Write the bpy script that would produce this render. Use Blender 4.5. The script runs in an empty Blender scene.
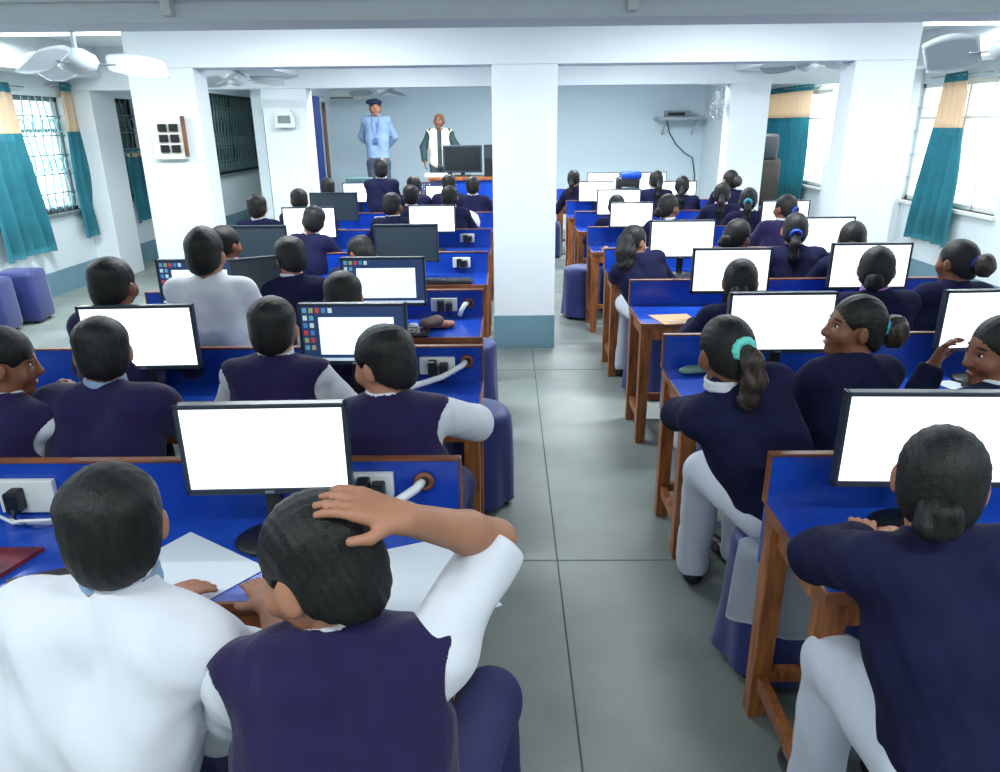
import bpy, bmesh, math, random
import numpy as np
from mathutils import Vector, Matrix
from math import sin, cos, pi, radians as rad
random.seed(7); np.random.seed(7)
S = bpy.context.scene
COL = S.collection
# ------------------------------------------------------------------ materials
def lin(c):
    return tuple((x/255/12.92 if x/255 <= .04045 else ((x/255+.055)/1.055)**2.4) for x in c) + (1,)
MATS = {}
def mat(name, rgb, rough=.6, metal=0, emit=0, noise=0, nscale=8, bump=0, bscale=60, rgb2=None, spec=.5, stretch=None, coat=0, sheen=0):
    if name in MATS: return MATS[name]
    m = bpy.data.materials.new(name); m.use_nodes = True
    nt = m.node_tree; b = nt.nodes['Principled BSDF']
    b.inputs['Base Color'].default_value = lin(rgb)
    b.inputs['Roughness'].default_value = rough; b.inputs['Metallic'].default_value = metal
    b.inputs['Specular IOR Level'].default_value = spec
    b.inputs['Coat Weight'].default_value = coat
    b.inputs['Sheen Weight'].default_value = sheen
    if emit:
        b.inputs['Emission Color'].default_value = lin(rgb); b.inputs['Emission Strength'].default_value = emit
    if noise or bump:
        tc = nt.nodes.new('ShaderNodeTexCoord'); mp = nt.nodes.new('ShaderNodeMapping')
        nt.links.new(tc.outputs['Object'], mp.inputs[0])
        if stretch: mp.inputs['Scale'].default_value = stretch
    if noise:
        n = nt.nodes.new('ShaderNodeTexNoise'); n.inputs['Scale'].default_value = nscale; n.inputs['Detail'].default_value = 5
        r = nt.nodes.new('ShaderNodeMix'); r.data_type = 'RGBA'
        c1 = lin(rgb); c2 = lin(rgb2) if rgb2 else tuple(x*(1-noise) for x in c1[:3]) + (1,)
        r.inputs[6].default_value = c1; r.inputs[7].default_value = c2
        cr = nt.nodes.new('ShaderNodeMapRange'); cr.inputs[1].default_value = .35; cr.inputs[2].default_value = .68
        nt.links.new(mp.outputs[0], n.inputs['Vector']); nt.links.new(n.outputs[0], cr.inputs[0]); nt.links.new(cr.outputs[0], r.inputs[0])
        nt.links.new(r.outputs[2], b.inputs['Base Color'])
    if bump:
        n2 = nt.nodes.new('ShaderNodeTexNoise'); n2.inputs['Scale'].default_value = bscale; n2.inputs['Detail'].default_value = 3
        bp = nt.nodes.new('ShaderNodeBump'); bp.inputs['Strength'].default_value = bump; bp.inputs['Distance'].default_value = .004
        nt.links.new(mp.outputs[0], n2.inputs['Vector']); nt.links.new(n2.outputs[0], bp.inputs['Height']); nt.links.new(bp.outputs[0], b.inputs['Normal'])
    MATS[name] = m; return m
WALL = mat('wall_paint', (222, 232, 236), .75, noise=.06, nscale=1.3)
BEAM = mat('beam_paint', (226, 233, 236), .7, noise=.05, nscale=1.5)
CEIL = mat('ceiling_paint', (232, 238, 240), .8)
WAINS = mat('wainscot_paint', (112, 148, 163), .5, noise=.15, nscale=2)
FLOOR = mat('floor_concrete', (140, 147, 142), .42, noise=.3, nscale=1.6, bump=.1, bscale=20, rgb2=(112, 122, 118))
SEAM = mat('floor_joint', (74, 80, 78), .8)
BLUE = mat('blue_laminate', (30, 78, 182), .22, noise=.25, nscale=4, rgb2=(20, 58, 158))
WOOD = mat('teak_wood', (168, 100, 50), .4, noise=.5, nscale=6, rgb2=(104, 60, 30), stretch=(6, 6, .8), bump=.15, bscale=14)
WOODT = mat('teak_trim', (140, 84, 52), .4, noise=.4, nscale=8, rgb2=(90, 52, 32))
COVER = mat('navy_cover_cloth', (38, 52, 118), .55, noise=.3, nscale=5, bump=.3, bscale=18, sheen=.2)
BLACK = mat('black_plastic', (20, 22, 26), .4)
BEZEL = mat('monitor_bezel', (44, 54, 66), .3)
GREYSCR = mat('dark_screen', (58, 70, 78), .3)
SCREEN = mat('lit_white_screen', (250, 252, 255), .5, emit=1.25)
DESKSCR = mat('lit_desktop_blue', (38, 56, 92), .4, emit=.75)
WINSCR = mat('lit_window_pane', (225, 240, 248), .4, emit=.95)
TASK = mat('lit_task_bar', (170, 190, 205), .4, emit=.9)
ICONS = [mat('lit_icon_%s' % n, c, .4, emit=.5) for n, c in (('teal', (90, 160, 180)), ('red', (190, 70, 60)), ('pale', (190, 215, 220)), ('olive', (150, 160, 110)), ('sky', (70, 130, 190)))]
WHITEP = mat('white_plastic', (225, 228, 224), .4)
CABLE = mat('white_conduit', (226, 230, 232), .45)
PAPER = mat('white_paper', (206, 214, 222), .7)
SKIN = mat('brown_skin', (170, 120, 94), .5, noise=.15, nscale=14, spec=.35)
SKIND = mat('deep_brown_skin', (132, 86, 64), .45, noise=.2, nscale=14, spec=.35)
HAIR = mat('black_hair', (17, 18, 19), .5, noise=.4, nscale=40, rgb2=(30, 29, 27), bump=.5, bscale=110, stretch=(2.5, 2.5, .8), spec=.3)
HAIRB = mat('brown_black_hair', (30, 25, 22), .45, noise=.5, nscale=30, rgb2=(66, 50, 40), bump=1, bscale=60, stretch=(3, 3, .6))
VEST = mat('purple_navy_knit', (36, 29, 70), .9, bump=.5, bscale=160, noise=.2, nscale=20, spec=.15, sheen=.15)
NAVY = mat('navy_knit', (27, 29, 60), .9, bump=.5, bscale=160, noise=.2, nscale=16, spec=.15)
SHIRT = mat('white_cotton', (210, 214, 222), .8, bump=.25, bscale=12, noise=.04, nscale=5)
LBLUE = mat('pale_blue_cotton', (128, 154, 186), .8, bump=.2, bscale=20)
TROUS = mat('navy_trouser_cloth', (38, 40, 88), .8, bump=.2, bscale=30)
SALW = mat('white_trouser_cloth', (205, 212, 225), .8, bump=.35, bscale=16)
SHOE = mat('black_leather', (22, 22, 24), .35)
TEAL = mat('teal_curtain_cloth', (60, 150, 166), .7, noise=.25, nscale=3, bump=.2, bscale=20)
TAN = mat('tan_curtain_cloth', (232, 212, 186), .75, bump=.2, bscale=20)
FRAME = mat('grey_window_frame', (120, 130, 134), .5)
GRILLE = mat('teal_painted_grille', (150, 200, 208), .45)
PINK = mat('pink_pipe_paint', (196, 138, 128), .5)
METAL = mat('brushed_metal', (165, 172, 176), .3, metal=.8)
FANM = mat('fan_enamel', (205, 212, 216), .3)
EYEW = mat('eye_white', (225, 220, 214), .3)
EYED = mat('dark_iris', (18, 12, 10), .2)
BROW = mat('brow_hair', (26, 18, 15), .8)
LIP = mat('lip_skin', (138, 76, 66), .45)
# ------------------------------------------------------------------ scene helpers
def tag(o, label=None, cat=None, group=None, kind=None):
    if label: o['label'] = label
    if cat: o['category'] = cat
    if group: o['group'] = group
    if kind: o['kind'] = kind
    return o
def thing(name, label, cat, loc=(0, 0, 0), rz=0, group=None):
    o = bpy.data.objects.new(name, None); COL.objects.link(o)
    o.location = loc; o.rotation_euler = (0, 0, rz); o.empty_display_size = .1
    return tag(o, label, cat, group)
class MB:
    def __init__(s): s.bm = bmesh.new()
    def _x(s, vs, M):
        if M is not None: bmesh.ops.transform(s.bm, matrix=M, verts=vs)
    def box(s, lo, hi, bev=0, M=None):
        r = bmesh.ops.create_cube(s.bm, size=1); vs = r['verts']
        lo = Vector(lo); hi = Vector(hi)
        for v in vs: v.co = Vector([lo[i] + (v.co[i]+.5)*(hi[i]-lo[i]) for i in range(3)])
        if bev:
            es = list({e for v in vs for e in v.link_edges})
            r = bmesh.ops.bevel(s.bm, geom=es, offset=bev, segments=2, affect='EDGES', profile=.6)
            vs = list({v for f in r['faces'] for v in f.verts} | {v for v in vs if v.is_valid})
            seen = set(vs); st = list(vs)
            while st:
                v = st.pop()
                for e in v.link_edges:
                    w = e.other_vert(v)
                    if w not in seen: seen.add(w); st.append(w)
            vs = list(seen)
        s._x(vs, M); return s
    def tube(s, pts, r, n=10, cap=True, M=None):
        pts = [Vector(p) for p in pts]; rs = r if isinstance(r, (list, tuple)) else [r]*len(pts)
        rings = []; ref = None; allv = []
        for i, p in enumerate(pts):
            d = (pts[min(i+1, len(pts)-1)] - pts[max(i-1, 0)]).normalized()
            if ref is None: ref = Vector((0, 0, 1)) if abs(d.z) < .9 else Vector((1, 0, 0))
            a = d.cross(ref)
            if a.length < 1e-4: a = d.orthogonal()
            a.normalize(); b = a.cross(d).normalized(); ref = b
            ring = [s.bm.verts.new(p + (a*cos(t) + b*sin(t))*rs[i]) for t in [2*pi*k/n for k in range(n)]]
            rings.append(ring); allv += ring
        for A, B in zip(rings, rings[1:]):
            for k in range(n): s.bm.faces.new((A[k], A[(k+1) % n], B[(k+1) % n], B[k]))
        if cap: s.bm.faces.new(rings[0][::-1]); s.bm.faces.new(rings[-1])
        s._x(allv, M); return s
    def lathe(s, prof, n=24, M=None, wob=None):
        rings = []; allv = []
        for r, z in prof:
            ring = []
            for k in range(n):
                t = 2*pi*k/n; rr = r + (wob(t, z) if wob else 0)
                ring.append(s.bm.verts.new((rr*cos(t), rr*sin(t), z)))
            rings.append(ring); allv += ring
        for A, B in zip(rings, rings[1:]):
            for k in range(n): s.bm.faces.new((A[k], A[(k+1) % n], B[(k+1) % n], B[k]))
        if prof[0][0] > 1e-5: s.bm.faces.new(rings[0][::-1])
        if prof[-1][0] > 1e-5: s.bm.faces.new(rings[-1])
        s._x(allv, M); return s
    def prism(s, poly, z0, z1, M=None):
        a = [s.bm.verts.new((x, y, z0)) for x, y in poly]; b = [s.bm.verts.new((x, y, z1)) for x, y in poly]
        n = len(poly)
        s.bm.faces.new(a[::-1]); s.bm.faces.new(b)
        for k in range(n): s.bm.faces.new((a[k], a[(k+1) % n], b[(k+1) % n], b[k]))
        s._x(a+b, M); return s
    def sheet(s, fn, nu, nv, th=0):
        g = [[s.bm.verts.new(fn(i/nu, j/nv)) for j in range(nv+1)] for i in range(nu+1)]
        for i in range(nu):
            for j in range(nv): s.bm.faces.new((g[i][j], g[i+1][j], g[i+1][j+1], g[i][j+1]))
        if th: bmesh.ops.solidify(s.bm, geom=list(s.bm.faces), thickness=th)
        return s
    def build(s, name, m, parent=None, smooth=False):
        bmesh.ops.recalc_face_normals(s.bm, faces=s.bm.faces)
        me = bpy.data.meshes.new(name); s.bm.to_mesh(me); s.bm.free()
        for x in (m if isinstance(m, list) else [m]): me.materials.append(x)
        if smooth: me.polygons.foreach_set('use_smooth', [True]*len(me.polygons))
        o = bpy.data.objects.new(name, me); COL.objects.link(o); o.parent = parent
        return o
def T(x, y, z): return Matrix.Translation((x, y, z))
def RZ(a): return Matrix.Rotation(a, 4, 'Z')
def RX(a): return Matrix.Rotation(a, 4, 'X')
def RY(a): return Matrix.Rotation(a, 4, 'Y')
def struct(name, boxes, m, parent=None):
    b = MB()
    for lo, hi in boxes: b.box(lo, hi)
    o = b.build(name, m, parent)
    if parent is None: o['kind'] = 'structure'
    return o
def copy_tree(o, parent=None):
    c = o.copy(); COL.objects.link(c)
    if parent is not None: c.parent = parent
    for ch in list(o.children): copy_tree(ch, c)
    return c
# ------------------------------------------------------------------ room shell
XL, XR, YN, CZ, BZ = -5.05, 4.75, -3.2, 2.62, 2.17
struct('floor', [((XL-.2, YN-.2, -.1), (XR+.2, 16.4, 0))], FLOOR)
struct('trim_1', [((.207, YN, 0), (.2125, 10.4, .0016))], SEAM)
struct('trim_2', [((-.12, 2.645, 0), (4.7, 2.653, .0015)), ((-.12, 5.2, 0), (4.7, 5.208, .0015)), ((-5, 7.9, 0), (4.7, 7.908, .0015)), ((-5, .4, 0), (4.7, .408, .0015))], mat('faint_floor_joint', (104, 112, 108), .7))
struct('ceiling', [((XL-.2, YN-.2, CZ), (XR+.2, 16.4, CZ+.1))], CEIL)
def wall_x(name, x0, x1, wins, y0, y1):
    bx = []; y = y0
    for a, b, za, zb in wins:
        bx += [((x0, y, 0), (x1, a, CZ)), ((x0, a, 0), (x1, b, za)), ((x0, a, zb), (x1, b, CZ))]; y = b
    bx.append(((x0, y, 0), (x1, y1, CZ)))
    return struct(name, bx, WALL)
WL = [(5.0, 6.7, .87, 2.1), (7.0, 8.8, .87, 2.1), (9.5, 10.5, .87, 2.13), (13.05, 15.6, .97, 2.32)]
WR = [(4.4, 6.3, .87, 2.15), (7.2, 9.0, .87, 2.15), (11.3, 13.9, .82, 2.2)]
wall_x('wall_left', XL-.18, XL, WL, YN, 16.2)
wall_x('wall_right', XR, XR+.18, WR, YN, 16.2)
struct('wall_near', [((XL-.18, YN-.15, 0), (XR+.18, YN, CZ))], WALL)
struct('wall_back', [((-2.95, 13.0, 0), (3.4, 13.15, CZ)), ((3.4, 14.2, 0), (XR+.18, 14.35, CZ)), ((XL-.18, 16.2, 0), (-2.9, 16.35, CZ))], mat('pale_blue_wall_paint', (214, 230, 238), .75))
struct('wall_partition', [((-3.02, 9.2, 0), (-2.9, 16.2, CZ)), ((3.35, 10.9, 0), (3.47, 14.2, CZ))], WALL)
struct('baseboard_left', [((XL, YN, 0), (XL+.012, 16.2, .26))], WAINS)
struct('baseboard_right', [((XR-.012, YN, 0), (XR, 14.2, .24))], WAINS)
struct('baseboard_partition', [((-3.035, 9.2, 0), (-3.02, 16.2, .26)), ((3.47, 10.9, 0), (3.485, 14.2, .26))], WAINS)
# beams and pillars
for nm, lab, y, x0, x1, h in (('ceiling_beam', 'white concrete ceiling beam nearest the camera, along the top edge', 3.37, XL, XR, .28),
                          ('ceiling_beam', 'wide white ceiling beam resting on the three front pillars', 5.78, -2.79, 3.01, .25),
                          ('ceiling_beam', 'farthest white ceiling beam in front of the teachers area', 8.9, XL, XR, .25)):
    b = MB().box((x0, y, BZ), (x1, y+h, CZ), .006); o = b.build(nm, BEAM)
    o['kind'] = 'structure'; o['label'] = lab
def side_beam(x0, x1, y0, y1, z):
    o = MB().box((x0, y0, z), (x1, y1, CZ), .006).build('ceiling_beam', BEAM); o['kind'] = 'structure'
side_beam(XL, XL+.45, 3.65, 8.9, 2.3); side_beam(XR-.4, XR, 3.65, 8.9, 2.3)
side_beam(-2.79, -2.35, 6.03, 8.9, 2.3); side_beam(2.6, 3.01, 6.03, 8.9, 2.3)
def pillar(x0, x1, y, lab, d=.25, base=True):
    t = thing('pillar', lab, 'pillar', ((x0+x1)/2, y+d/2, 0))
    w = (x1-x0)/2
    MB().box((-w, -d/2, 0), (w, d/2, BZ if y < 9 else CZ), .008).build('shaft', BEAM, t)
    if base: MB().box((-w-.004, -d/2-.004, 0), (w+.004, d/2+.004, .28), .004).build('painted_base', WAINS, t)
    t['kind'] = 'structure'
    return t
pillar(-2.79, -2.30, 5.78, 'left front square white pillar carrying the switchboard', base=False)
pillar(-.10, .39, 5.78, 'central white pillar with blue-grey base standing in the aisle')
pillar(2.565, 3.01, 5.78, 'right front white pillar between the curtained windows', base=False)
pillar(-2.80, -2.28, 8.9, 'far left white pillar with the small regulator box', base=False)
pillar(2.58, 3.03, 8.9, 'far right white pillar beside the wall shelf', base=False)
pillar(XL, XL+.28, 8.9, 'wall pier between the left windows', .55, base=False)
pillar(XR-.28, XR, 8.95, 'wall pier between the right windows', .55, base=False)
# conduit on the near beam
t = thing('conduit', 'thin white conduit pipe clipped along the nearest ceiling beam', 'conduit', (0, 3.34, 2.262))
MB().tube([(XL+.05, 0, 0), (XR-.05, 0, 0)], .014, 8).build('pipe', CABLE, t, True)
for x in (-3.6, -1.4, .53, 2.6):
    MB().box((x-.02, -.02, -.07), (x+.02, .028, .02), .004).build('clip', WHITEP, t)
MB().tube([(.53, -.005, .0), (.53, -.005, .3)], .014, 8).build('riser_pipe', CABLE, t, True)
# ------------------------------------------------------------------ windows
GLASS = bpy.data.materials.new('clear_window_glass'); GLASS.use_nodes = True
_nt = GLASS.node_tree; _nt.nodes.clear()
_o = _nt.nodes.new('ShaderNodeOutputMaterial'); _m = _nt.nodes.new('ShaderNodeMixShader'); _t = _nt.nodes.new('ShaderNodeBsdfTransparent'); _g = _nt.nodes.new('ShaderNodeBsdfGlossy')
_m.inputs[0].default_value = .07; _g.inputs['Roughness'].default_value = .05
_nt.links.new(_t.outputs[0], _m.inputs[1]); _nt.links.new(_g.outputs[0], _m.inputs[2]); _nt.links.new(_m.outputs[0], _o.inputs[0])
DGLASS = mat('dark_green_glass', (40, 62, 66), .3)
def window(n, side, y0, y1, z0, z1, style):
    x = XL-.09 if side < 0 else XR+.09
    t = bpy.data.objects.new('window_%d' % n, None); COL.objects.link(t); t.location = (x, (y0+y1)/2, z0); t['kind'] = 'structure'
    w = (y1-y0)/2; h = z1-z0
    f = MB()
    for a, b in (((-.03, -w, 0), (.03, -w+.05, h)), ((-.03, w-.05, 0), (.03, w, h)), ((-.03, -w, 0), (.03, w, .05)), ((-.03, -w, h-.05), (.03, w, h)), ((-.025, -.02, 0), (.025, .02, h)), ((-.02, -w, h*.7), (.02, w, h*.7+.03))):
        f.box(a, b, .003)
    f.build('window_frame', {'dark': BROW, 'white': WHITEP}.get(style, FRAME), t)
    MB().box((-.004, -w, 0), (.004, w, h)).build('pane', DGLASS if style == 'dark' else GLASS, t)
    s = .09*(-side)
    MB().box((-.09 if side < 0 else -.13, -w-.03, -.04), (.13 if side < 0 else .09, w+.03, 0), .005).build('window_sill', FRAME if style != 'white' else WHITEP, t)
    g = MB(); gx = .05*(-side)
    if style in ('teal', 'dark'):
        k = int(w*2/.13)
        for i in range(1, k):
            yy = -w + i*2*w/k
            pts = [(gx, yy + .022*sin(j*.9+i), h*j/14) for j in range(15)]
            g.tube(pts, .009, 6)
        for j in range(1, 6): g.tube([(gx, -w, h*j/6), (gx, w, h*j/6)], .008, 6)
        for i in range(k):
            for j in (0, 2, 4):
                cy = -w + (i+.5)*2*w/k; cz = h*(j+.5)/6
                g.tube([(gx, cy+.045*cos(a), cz+.07*sin(a)) for a in [q*pi/5 for q in range(11)]], .007, 5, False)
        g.build('grille', GRILLE if style == 'teal' else mat('green_grey_grille', (92, 122, 122), .5), t, True)
    else:
        for j in range(1, 5): g.tube([(gx, -w, h*j/5), (gx, w, h*j/5)], .006, 6)
        for j in range(1, 4):
            g.tube([(gx, -w+2*w*j/4, 0), (gx, -w+2*w*j/4, h)], .006, 6)
        g.build('grille', WHITEP, t, True)
    return t
window(1, -1, *WL[0], 'teal'); window(2, -1, *WL[1], 'teal'); window(3, -1, *WL[2], 'dark'); window(4, -1, *WL[3], 'dark')
window(5, 1, *WR[0], 'white'); window(6, 1, *WR[1], 'white'); window(7, 1, *WR[2], 'white')
tag(MB().tube([(XL-.02, 8.1, .9), (XL-.02, 7.75, 2.08)], .022, 8).build('drain_pipe', PINK, None, True), 'pinkish pipe crossing the bright left window behind its grille', 'pipe')
# ------------------------------------------------------------------ curtains
def curtain(x, y0, y1, z0, z1, band, lab, gather=.5, side=1, hook=True):
    t = thing('curtain', lab, 'curtain', (x, (y0+y1)/2, 0)); w = (y1-y0)/2
    nf = max(3, int(w*2/.09))
    def sh(za, zb, fl=0):
        def fn(u, v):
            z = za + (zb-za)*v; k = (z1-z)/(z1-z0)
            ww = w*(gather + (1-gather)*k**.7)
            return (side*(.035*sin(u*nf*2*pi*.5+.6*sin(k*3)) * (.6+.6*k) + .012*sin(u*17+z*4)), -ww + 2*ww*u + .03*k*sin(z*3), z + (.02*sin(u*pi) if za == z0 and v == 0 else 0))
        return fn
    MB().sheet(sh(z0, band), nf*8, 14, .006).build('teal_panel', TEAL, t, True)
    MB().sheet(sh(band, z1-.09), nf*8, 5, .006).build('tan_band', TAN, t, True)
    MB().sheet(sh(z1-.09, z1), nf*8, 3, .006).build('heading', TEAL, t, True)
    b = MB().tube([(0, -w-.06, z1-.03), (0, w+.06, z1-.03)], .009, 8)
    b.build('rod', METAL, t, True)
    for k in (-1, 1): MB().tube([(0, k*(w+.05), z1-.03), (side*-.06, k*(w+.05), z1-.03)], .008, 6).build('bracket', METAL, t, True)
    return t
curtain(XL+.09, 7.1, 7.95, .5, 2.2, 1.72, 'teal curtain with tan top at left edge of left window', .55)
curtain(XL+.09, 8.55, 9.2, .54, 2.25, 1.73, 'teal curtain with tan top gathered beside the grilled left window', .7)
curtain(XL+.2, 9.62, 10.15, .58, 1.5, 1.46, 'short teal half curtain beside the fire extinguisher', .95)
curtain(XR-.09, 7.68, 8.55, .48, 2.22, 1.68, 'teal curtain with tan band hanging on nearer right window', .42, -1)
curtain(XR-.09, 11.75, 13.95, .45, 2.3, 1.82, 'wide teal curtain with tan band on far right window', .97, -1)
# blue and brown door curtain of the left partition
t = thing('door_curtain', 'narrow dark blue door curtain at far left pillar', 'curtain', (-2.38, 9.55, 0))
MB().sheet(lambda u, v: (.03*sin(u*22), -.3+.6*u, .35+1.78*v), 40, 10, .006).build('blue_panel', mat('deep_blue_cloth', (30, 62, 128), .7, bump=.2, bscale=20), t, True)
MB().sheet(lambda u, v: (.05+.02*sin(u*12), .26+.18*u, .35+1.7*v), 20, 10, .006).build('brown_panel', mat('brown_cloth', (88, 66, 60), .7), t, True)
MB().tube([(0.02, -.4, 2.12), (0.02, .5, 2.12)], .01, 8).build('rod', METAL, t, True)
# fire extinguisher
t = thing('fire_extinguisher', 'red fire extinguisher hanging on left wall beside short curtain', 'fire extinguisher', (XL+.1, 9.62, .82))
MB().lathe([(.001, 0), (.055, .005), (.06, .02), (.06, .36), (.045, .42), (.02, .45), (.018, .47), (.001, .47)], 20).build('cylinder', mat('red_enamel', (196, 30, 28), .3), t, True)
MB().lathe([(.0615, .14), (.0615, .28)], 20).build('label_band', WHITEP, t, True)
MB().box((-.02, -.015, .46), (.02, .015, .51), .004).box((-.012, -.01, .5), (.07, .01, .515), .003).build('valve_handle', BLACK, t)
MB().tube([(.02, 0, .48), (.08, 0, .45), (.085, 0, .2)], .008, 8).build('hose', BLACK, t, True)
MB().box((-.13, -.03, .1), (-.055, .03, .3), .003).build('wall_bracket', BLACK, t)
# switchboard on left front pillar
t = thing('switchboard', 'cream switchboard with six dark switches on left front pillar', 'switchboard', (-2.545, 5.775, 1.53))
MB().box((-.125, -.03, 0), (.125, .0, .31), .006).build('plate', mat('cream_plastic', (226, 224, 212), .5), t)
MB().box((.118, -.05, .02), (.132, -.0, .31), .003).build('side_strip', WOODT, t)
for i in range(3):
    for j in range(2):
        s = MB().box((-.065+j*.085, -.045, .05+i*.075), (.0+j*.085, -.028, .105+i*.075), .004).build('switch', BLACK, t)
t = thing('regulator_box', 'small white fan regulator box on far left pillar', 'regulator box', (-2.54, 8.89, 1.75))
MB().prism([(-.11, 0), (.11, 0), (.11, .12), (.06, .19), (-.06, .19), (-.11, .12)], 0, .07, RX(pi/2)).build('housing', WHITEP, t)
MB().box((-.07, -.085, .05), (.07, -.068, .13), .004).build('dial_panel', FRAME, t)
# shelf with network gear on far right
t = thing('wall_shelf', 'grey metal wall shelf on the far wall right of centre', 'shelf', (3.0, 12.96, 1.8))
MB().box((-.5, -.36, 0), (.26, 0.04, .05), .004).build('shelf_board', METAL, t)
for x in (-.35, .15): MB().tube([(x, -.3, 0), (x, .03, -.22)], .012, 6).build('bracket', METAL, t)
t = thing('network_switch', 'flat grey network device lying on the wall shelf', 'network device', (2.85, 12.8, 1.851))
MB().box((-.2, -.12, 0), (.2, .1, .1), .006).build('case', mat('grey_metal_case', (130, 140, 145), .4), t)
MB().box((-.18, -.125, .02), (.1, -.119, .07), .002).build('port_strip', BLACK, t)
b = MB()
b.tube([(2.72, 12.98, 1.8), (2.78, 12.98, 1.6), (2.9, 12.98, 1.42), (3.05, 12.98, 1.28), (3.2, 12.98, 1.2), (3.26, 12.98, .9), (3.27, 12.98, .3)], .009, 6)
tag(b.build('cable', BLACK, None, True), 'black cable drooping down far wall under the wall shelf', 'cable')
t = thing('wall_fan', 'round white wall fan high on far right pillar', 'fan', (2.53, 9.0, 1.95))
MB().lathe([(.0, 0), (.05, 0), (.05, .1), (.0, .12)], 16, RY(-pi/2)).build('motor', FANM, t, True)
g = MB()
for r, d in ((.17, .05), (.12, .09), (.06, .11)): g.tube([(-d-.03, r*cos(a), r*sin(a)) for a in [q*pi/10 for q in range(21)]], .004, 5, False)
for q in range(12): g.tube([(-.03, .17*cos(q*pi/6), .17*sin(q*pi/6)), (-.15, 0.02*cos(q*pi/6), .02*sin(q*pi/6))], .003, 4)
g.build('guard', METAL, t, True)
for k in range(3): MB().box((-.005, .03, -.045), (.005, .15, .045), .003, T(-.08, 0, 0) @ RX(k*2*pi/3) @ RY(.4)).build('blade', FANM, t)
# ------------------------------------------------------------------ ceiling fans
def ceiling_fan(x, y, z, lab, rot, R=.55, bw=.085, pitch=.3, m=FANM):
    t = thing('ceiling_fan', lab, 'fan', (x, y, CZ), rot, 'ceiling fans')
    d = CZ - z
    MB().lathe([(.001, 0), (.06, 0), (.035, -.06), (.001, -.06)], 18).build('canopy', m, t, True)
    MB().tube([(0, 0, -.05), (0, 0, -d+.06)], .014, 10).build('down_rod', m, t, True)
    MB().lathe([(.001, -d+.08), (.04, -d+.075), (.1, -d+.04), (.115, -d), (.09, -d-.04), (.03, -d-.06), (.001, -d-.062)], 28).build('motor', m, t, True)
    for k in range(3):
        def fn(u, v, k=k):
            r = .15 + (R-.15)*u; w = bw*(.75+.5*sin(u*pi*.8+.3)); yy = (v-.5)*2*w
            p = Vector((r, yy*cos(pitch), -d + yy*sin(pitch) - .03*u + .4*yy*yy))
            return RZ(k*2*pi/3) @ p
        MB().sheet(fn, 14, 6, .005).build('blade', m, t, True)
        MB().box((.08, -.02, -d-.012), (.2, .02, -d-.004), .002, RZ(k*2*pi/3)).build('blade_arm', METAL, t)
    return t
ceiling_fan(-2.5, 4.6, 2.12, 'white ceiling fan at upper left before the left pillar', .5, .48, .1, .6)
ceiling_fan(2.80, 4.4, 2.12, 'silvery ceiling fan in the upper right corner of the view', rad(255), .44, .12, .7, mat('silver_enamel', (176, 184, 188), .3))
ceiling_fan(3.1, 8.1, 2.30, 'small far ceiling fan left of the right front pillar', .2, .5, .09, .4)
ceiling_fan(-2.75, 8.0, 2.22, 'far ceiling fan before the dark grilled window', .6, .5, .09, .5)
ceiling_fan(-1.9, 11.9, 2.25, 'distant ceiling fan above the man in the beret', .9, .5, .09, .4)
# ------------------------------------------------------------------ tube lights
LAMP = mat('lit_tube_glass', (240, 250, 255), .4, emit=6)
def tube_light(x, y, z, lab, rz=0, W=40, size=1.2, sy=.12, down=True, r=0):
    t = thing('tube_light', lab, 'light', (x, y, z), rz, 'fluorescent tube lights')
    MB().box((-.62, -.03, 0), (.62, .03, .045), .004).build('batten', WHITEP, t)
    MB().tube([(-.58, 0, -.03), (.58, 0, -.03)], .014, 10).build('tube', LAMP, t, True)
    for k in (-1, 1): MB().box((k*.6-.015, -.02, -.045), (k*.6+.015, .02, .002), .003).build('tube_holder', WHITEP, t)
    l = bpy.data.lights.new('tube_glow', 'AREA'); l.shape = 'RECTANGLE'; l.size = size; l.size_y = sy; l.energy = W; l.color = (.90, .97, 1.0)
    o = bpy.data.objects.new('tube_glow', l); COL.objects.link(o); o.parent = t; o.location = (0, 0, -.06)
    return t
LI = []
for i, (x, y, w) in enumerate([(-3.4, 1.0, 26), (-1.2, .2, 25), (1.2, .2, 28), (3.4, 1.0, 28), (-1.3, 4.6, 72), (1.5, 4.6, 68), (-3.9, 4.6, 66), (3.8, 4.6, 42), (-1.3, 7.6, 58), (1.4, 7.6, 58), (-3.9, 7.0, 72), (3.9, 7.0, 48),
                               (-1.0, 9.7, 92), (1.3, 10.2, 105), (-4.1, 12.5, 32), (4.1, 11.0, 40), (-1.2, -1.6, 30), (1.8, -1.6, 30)]):
    tube_light(x, y, CZ-.046, 'fluorescent tube light on the ceiling, hidden above the beams', 0, w)
# daylight through the windows
W_ = bpy.data.worlds.new('sky'); S.world = W_; W_.use_nodes = True
bg = W_.node_tree.nodes['Background']; bg.inputs[0].default_value = (.86, .95, 1, 1); bg.inputs[1].default_value = 3.4
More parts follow.
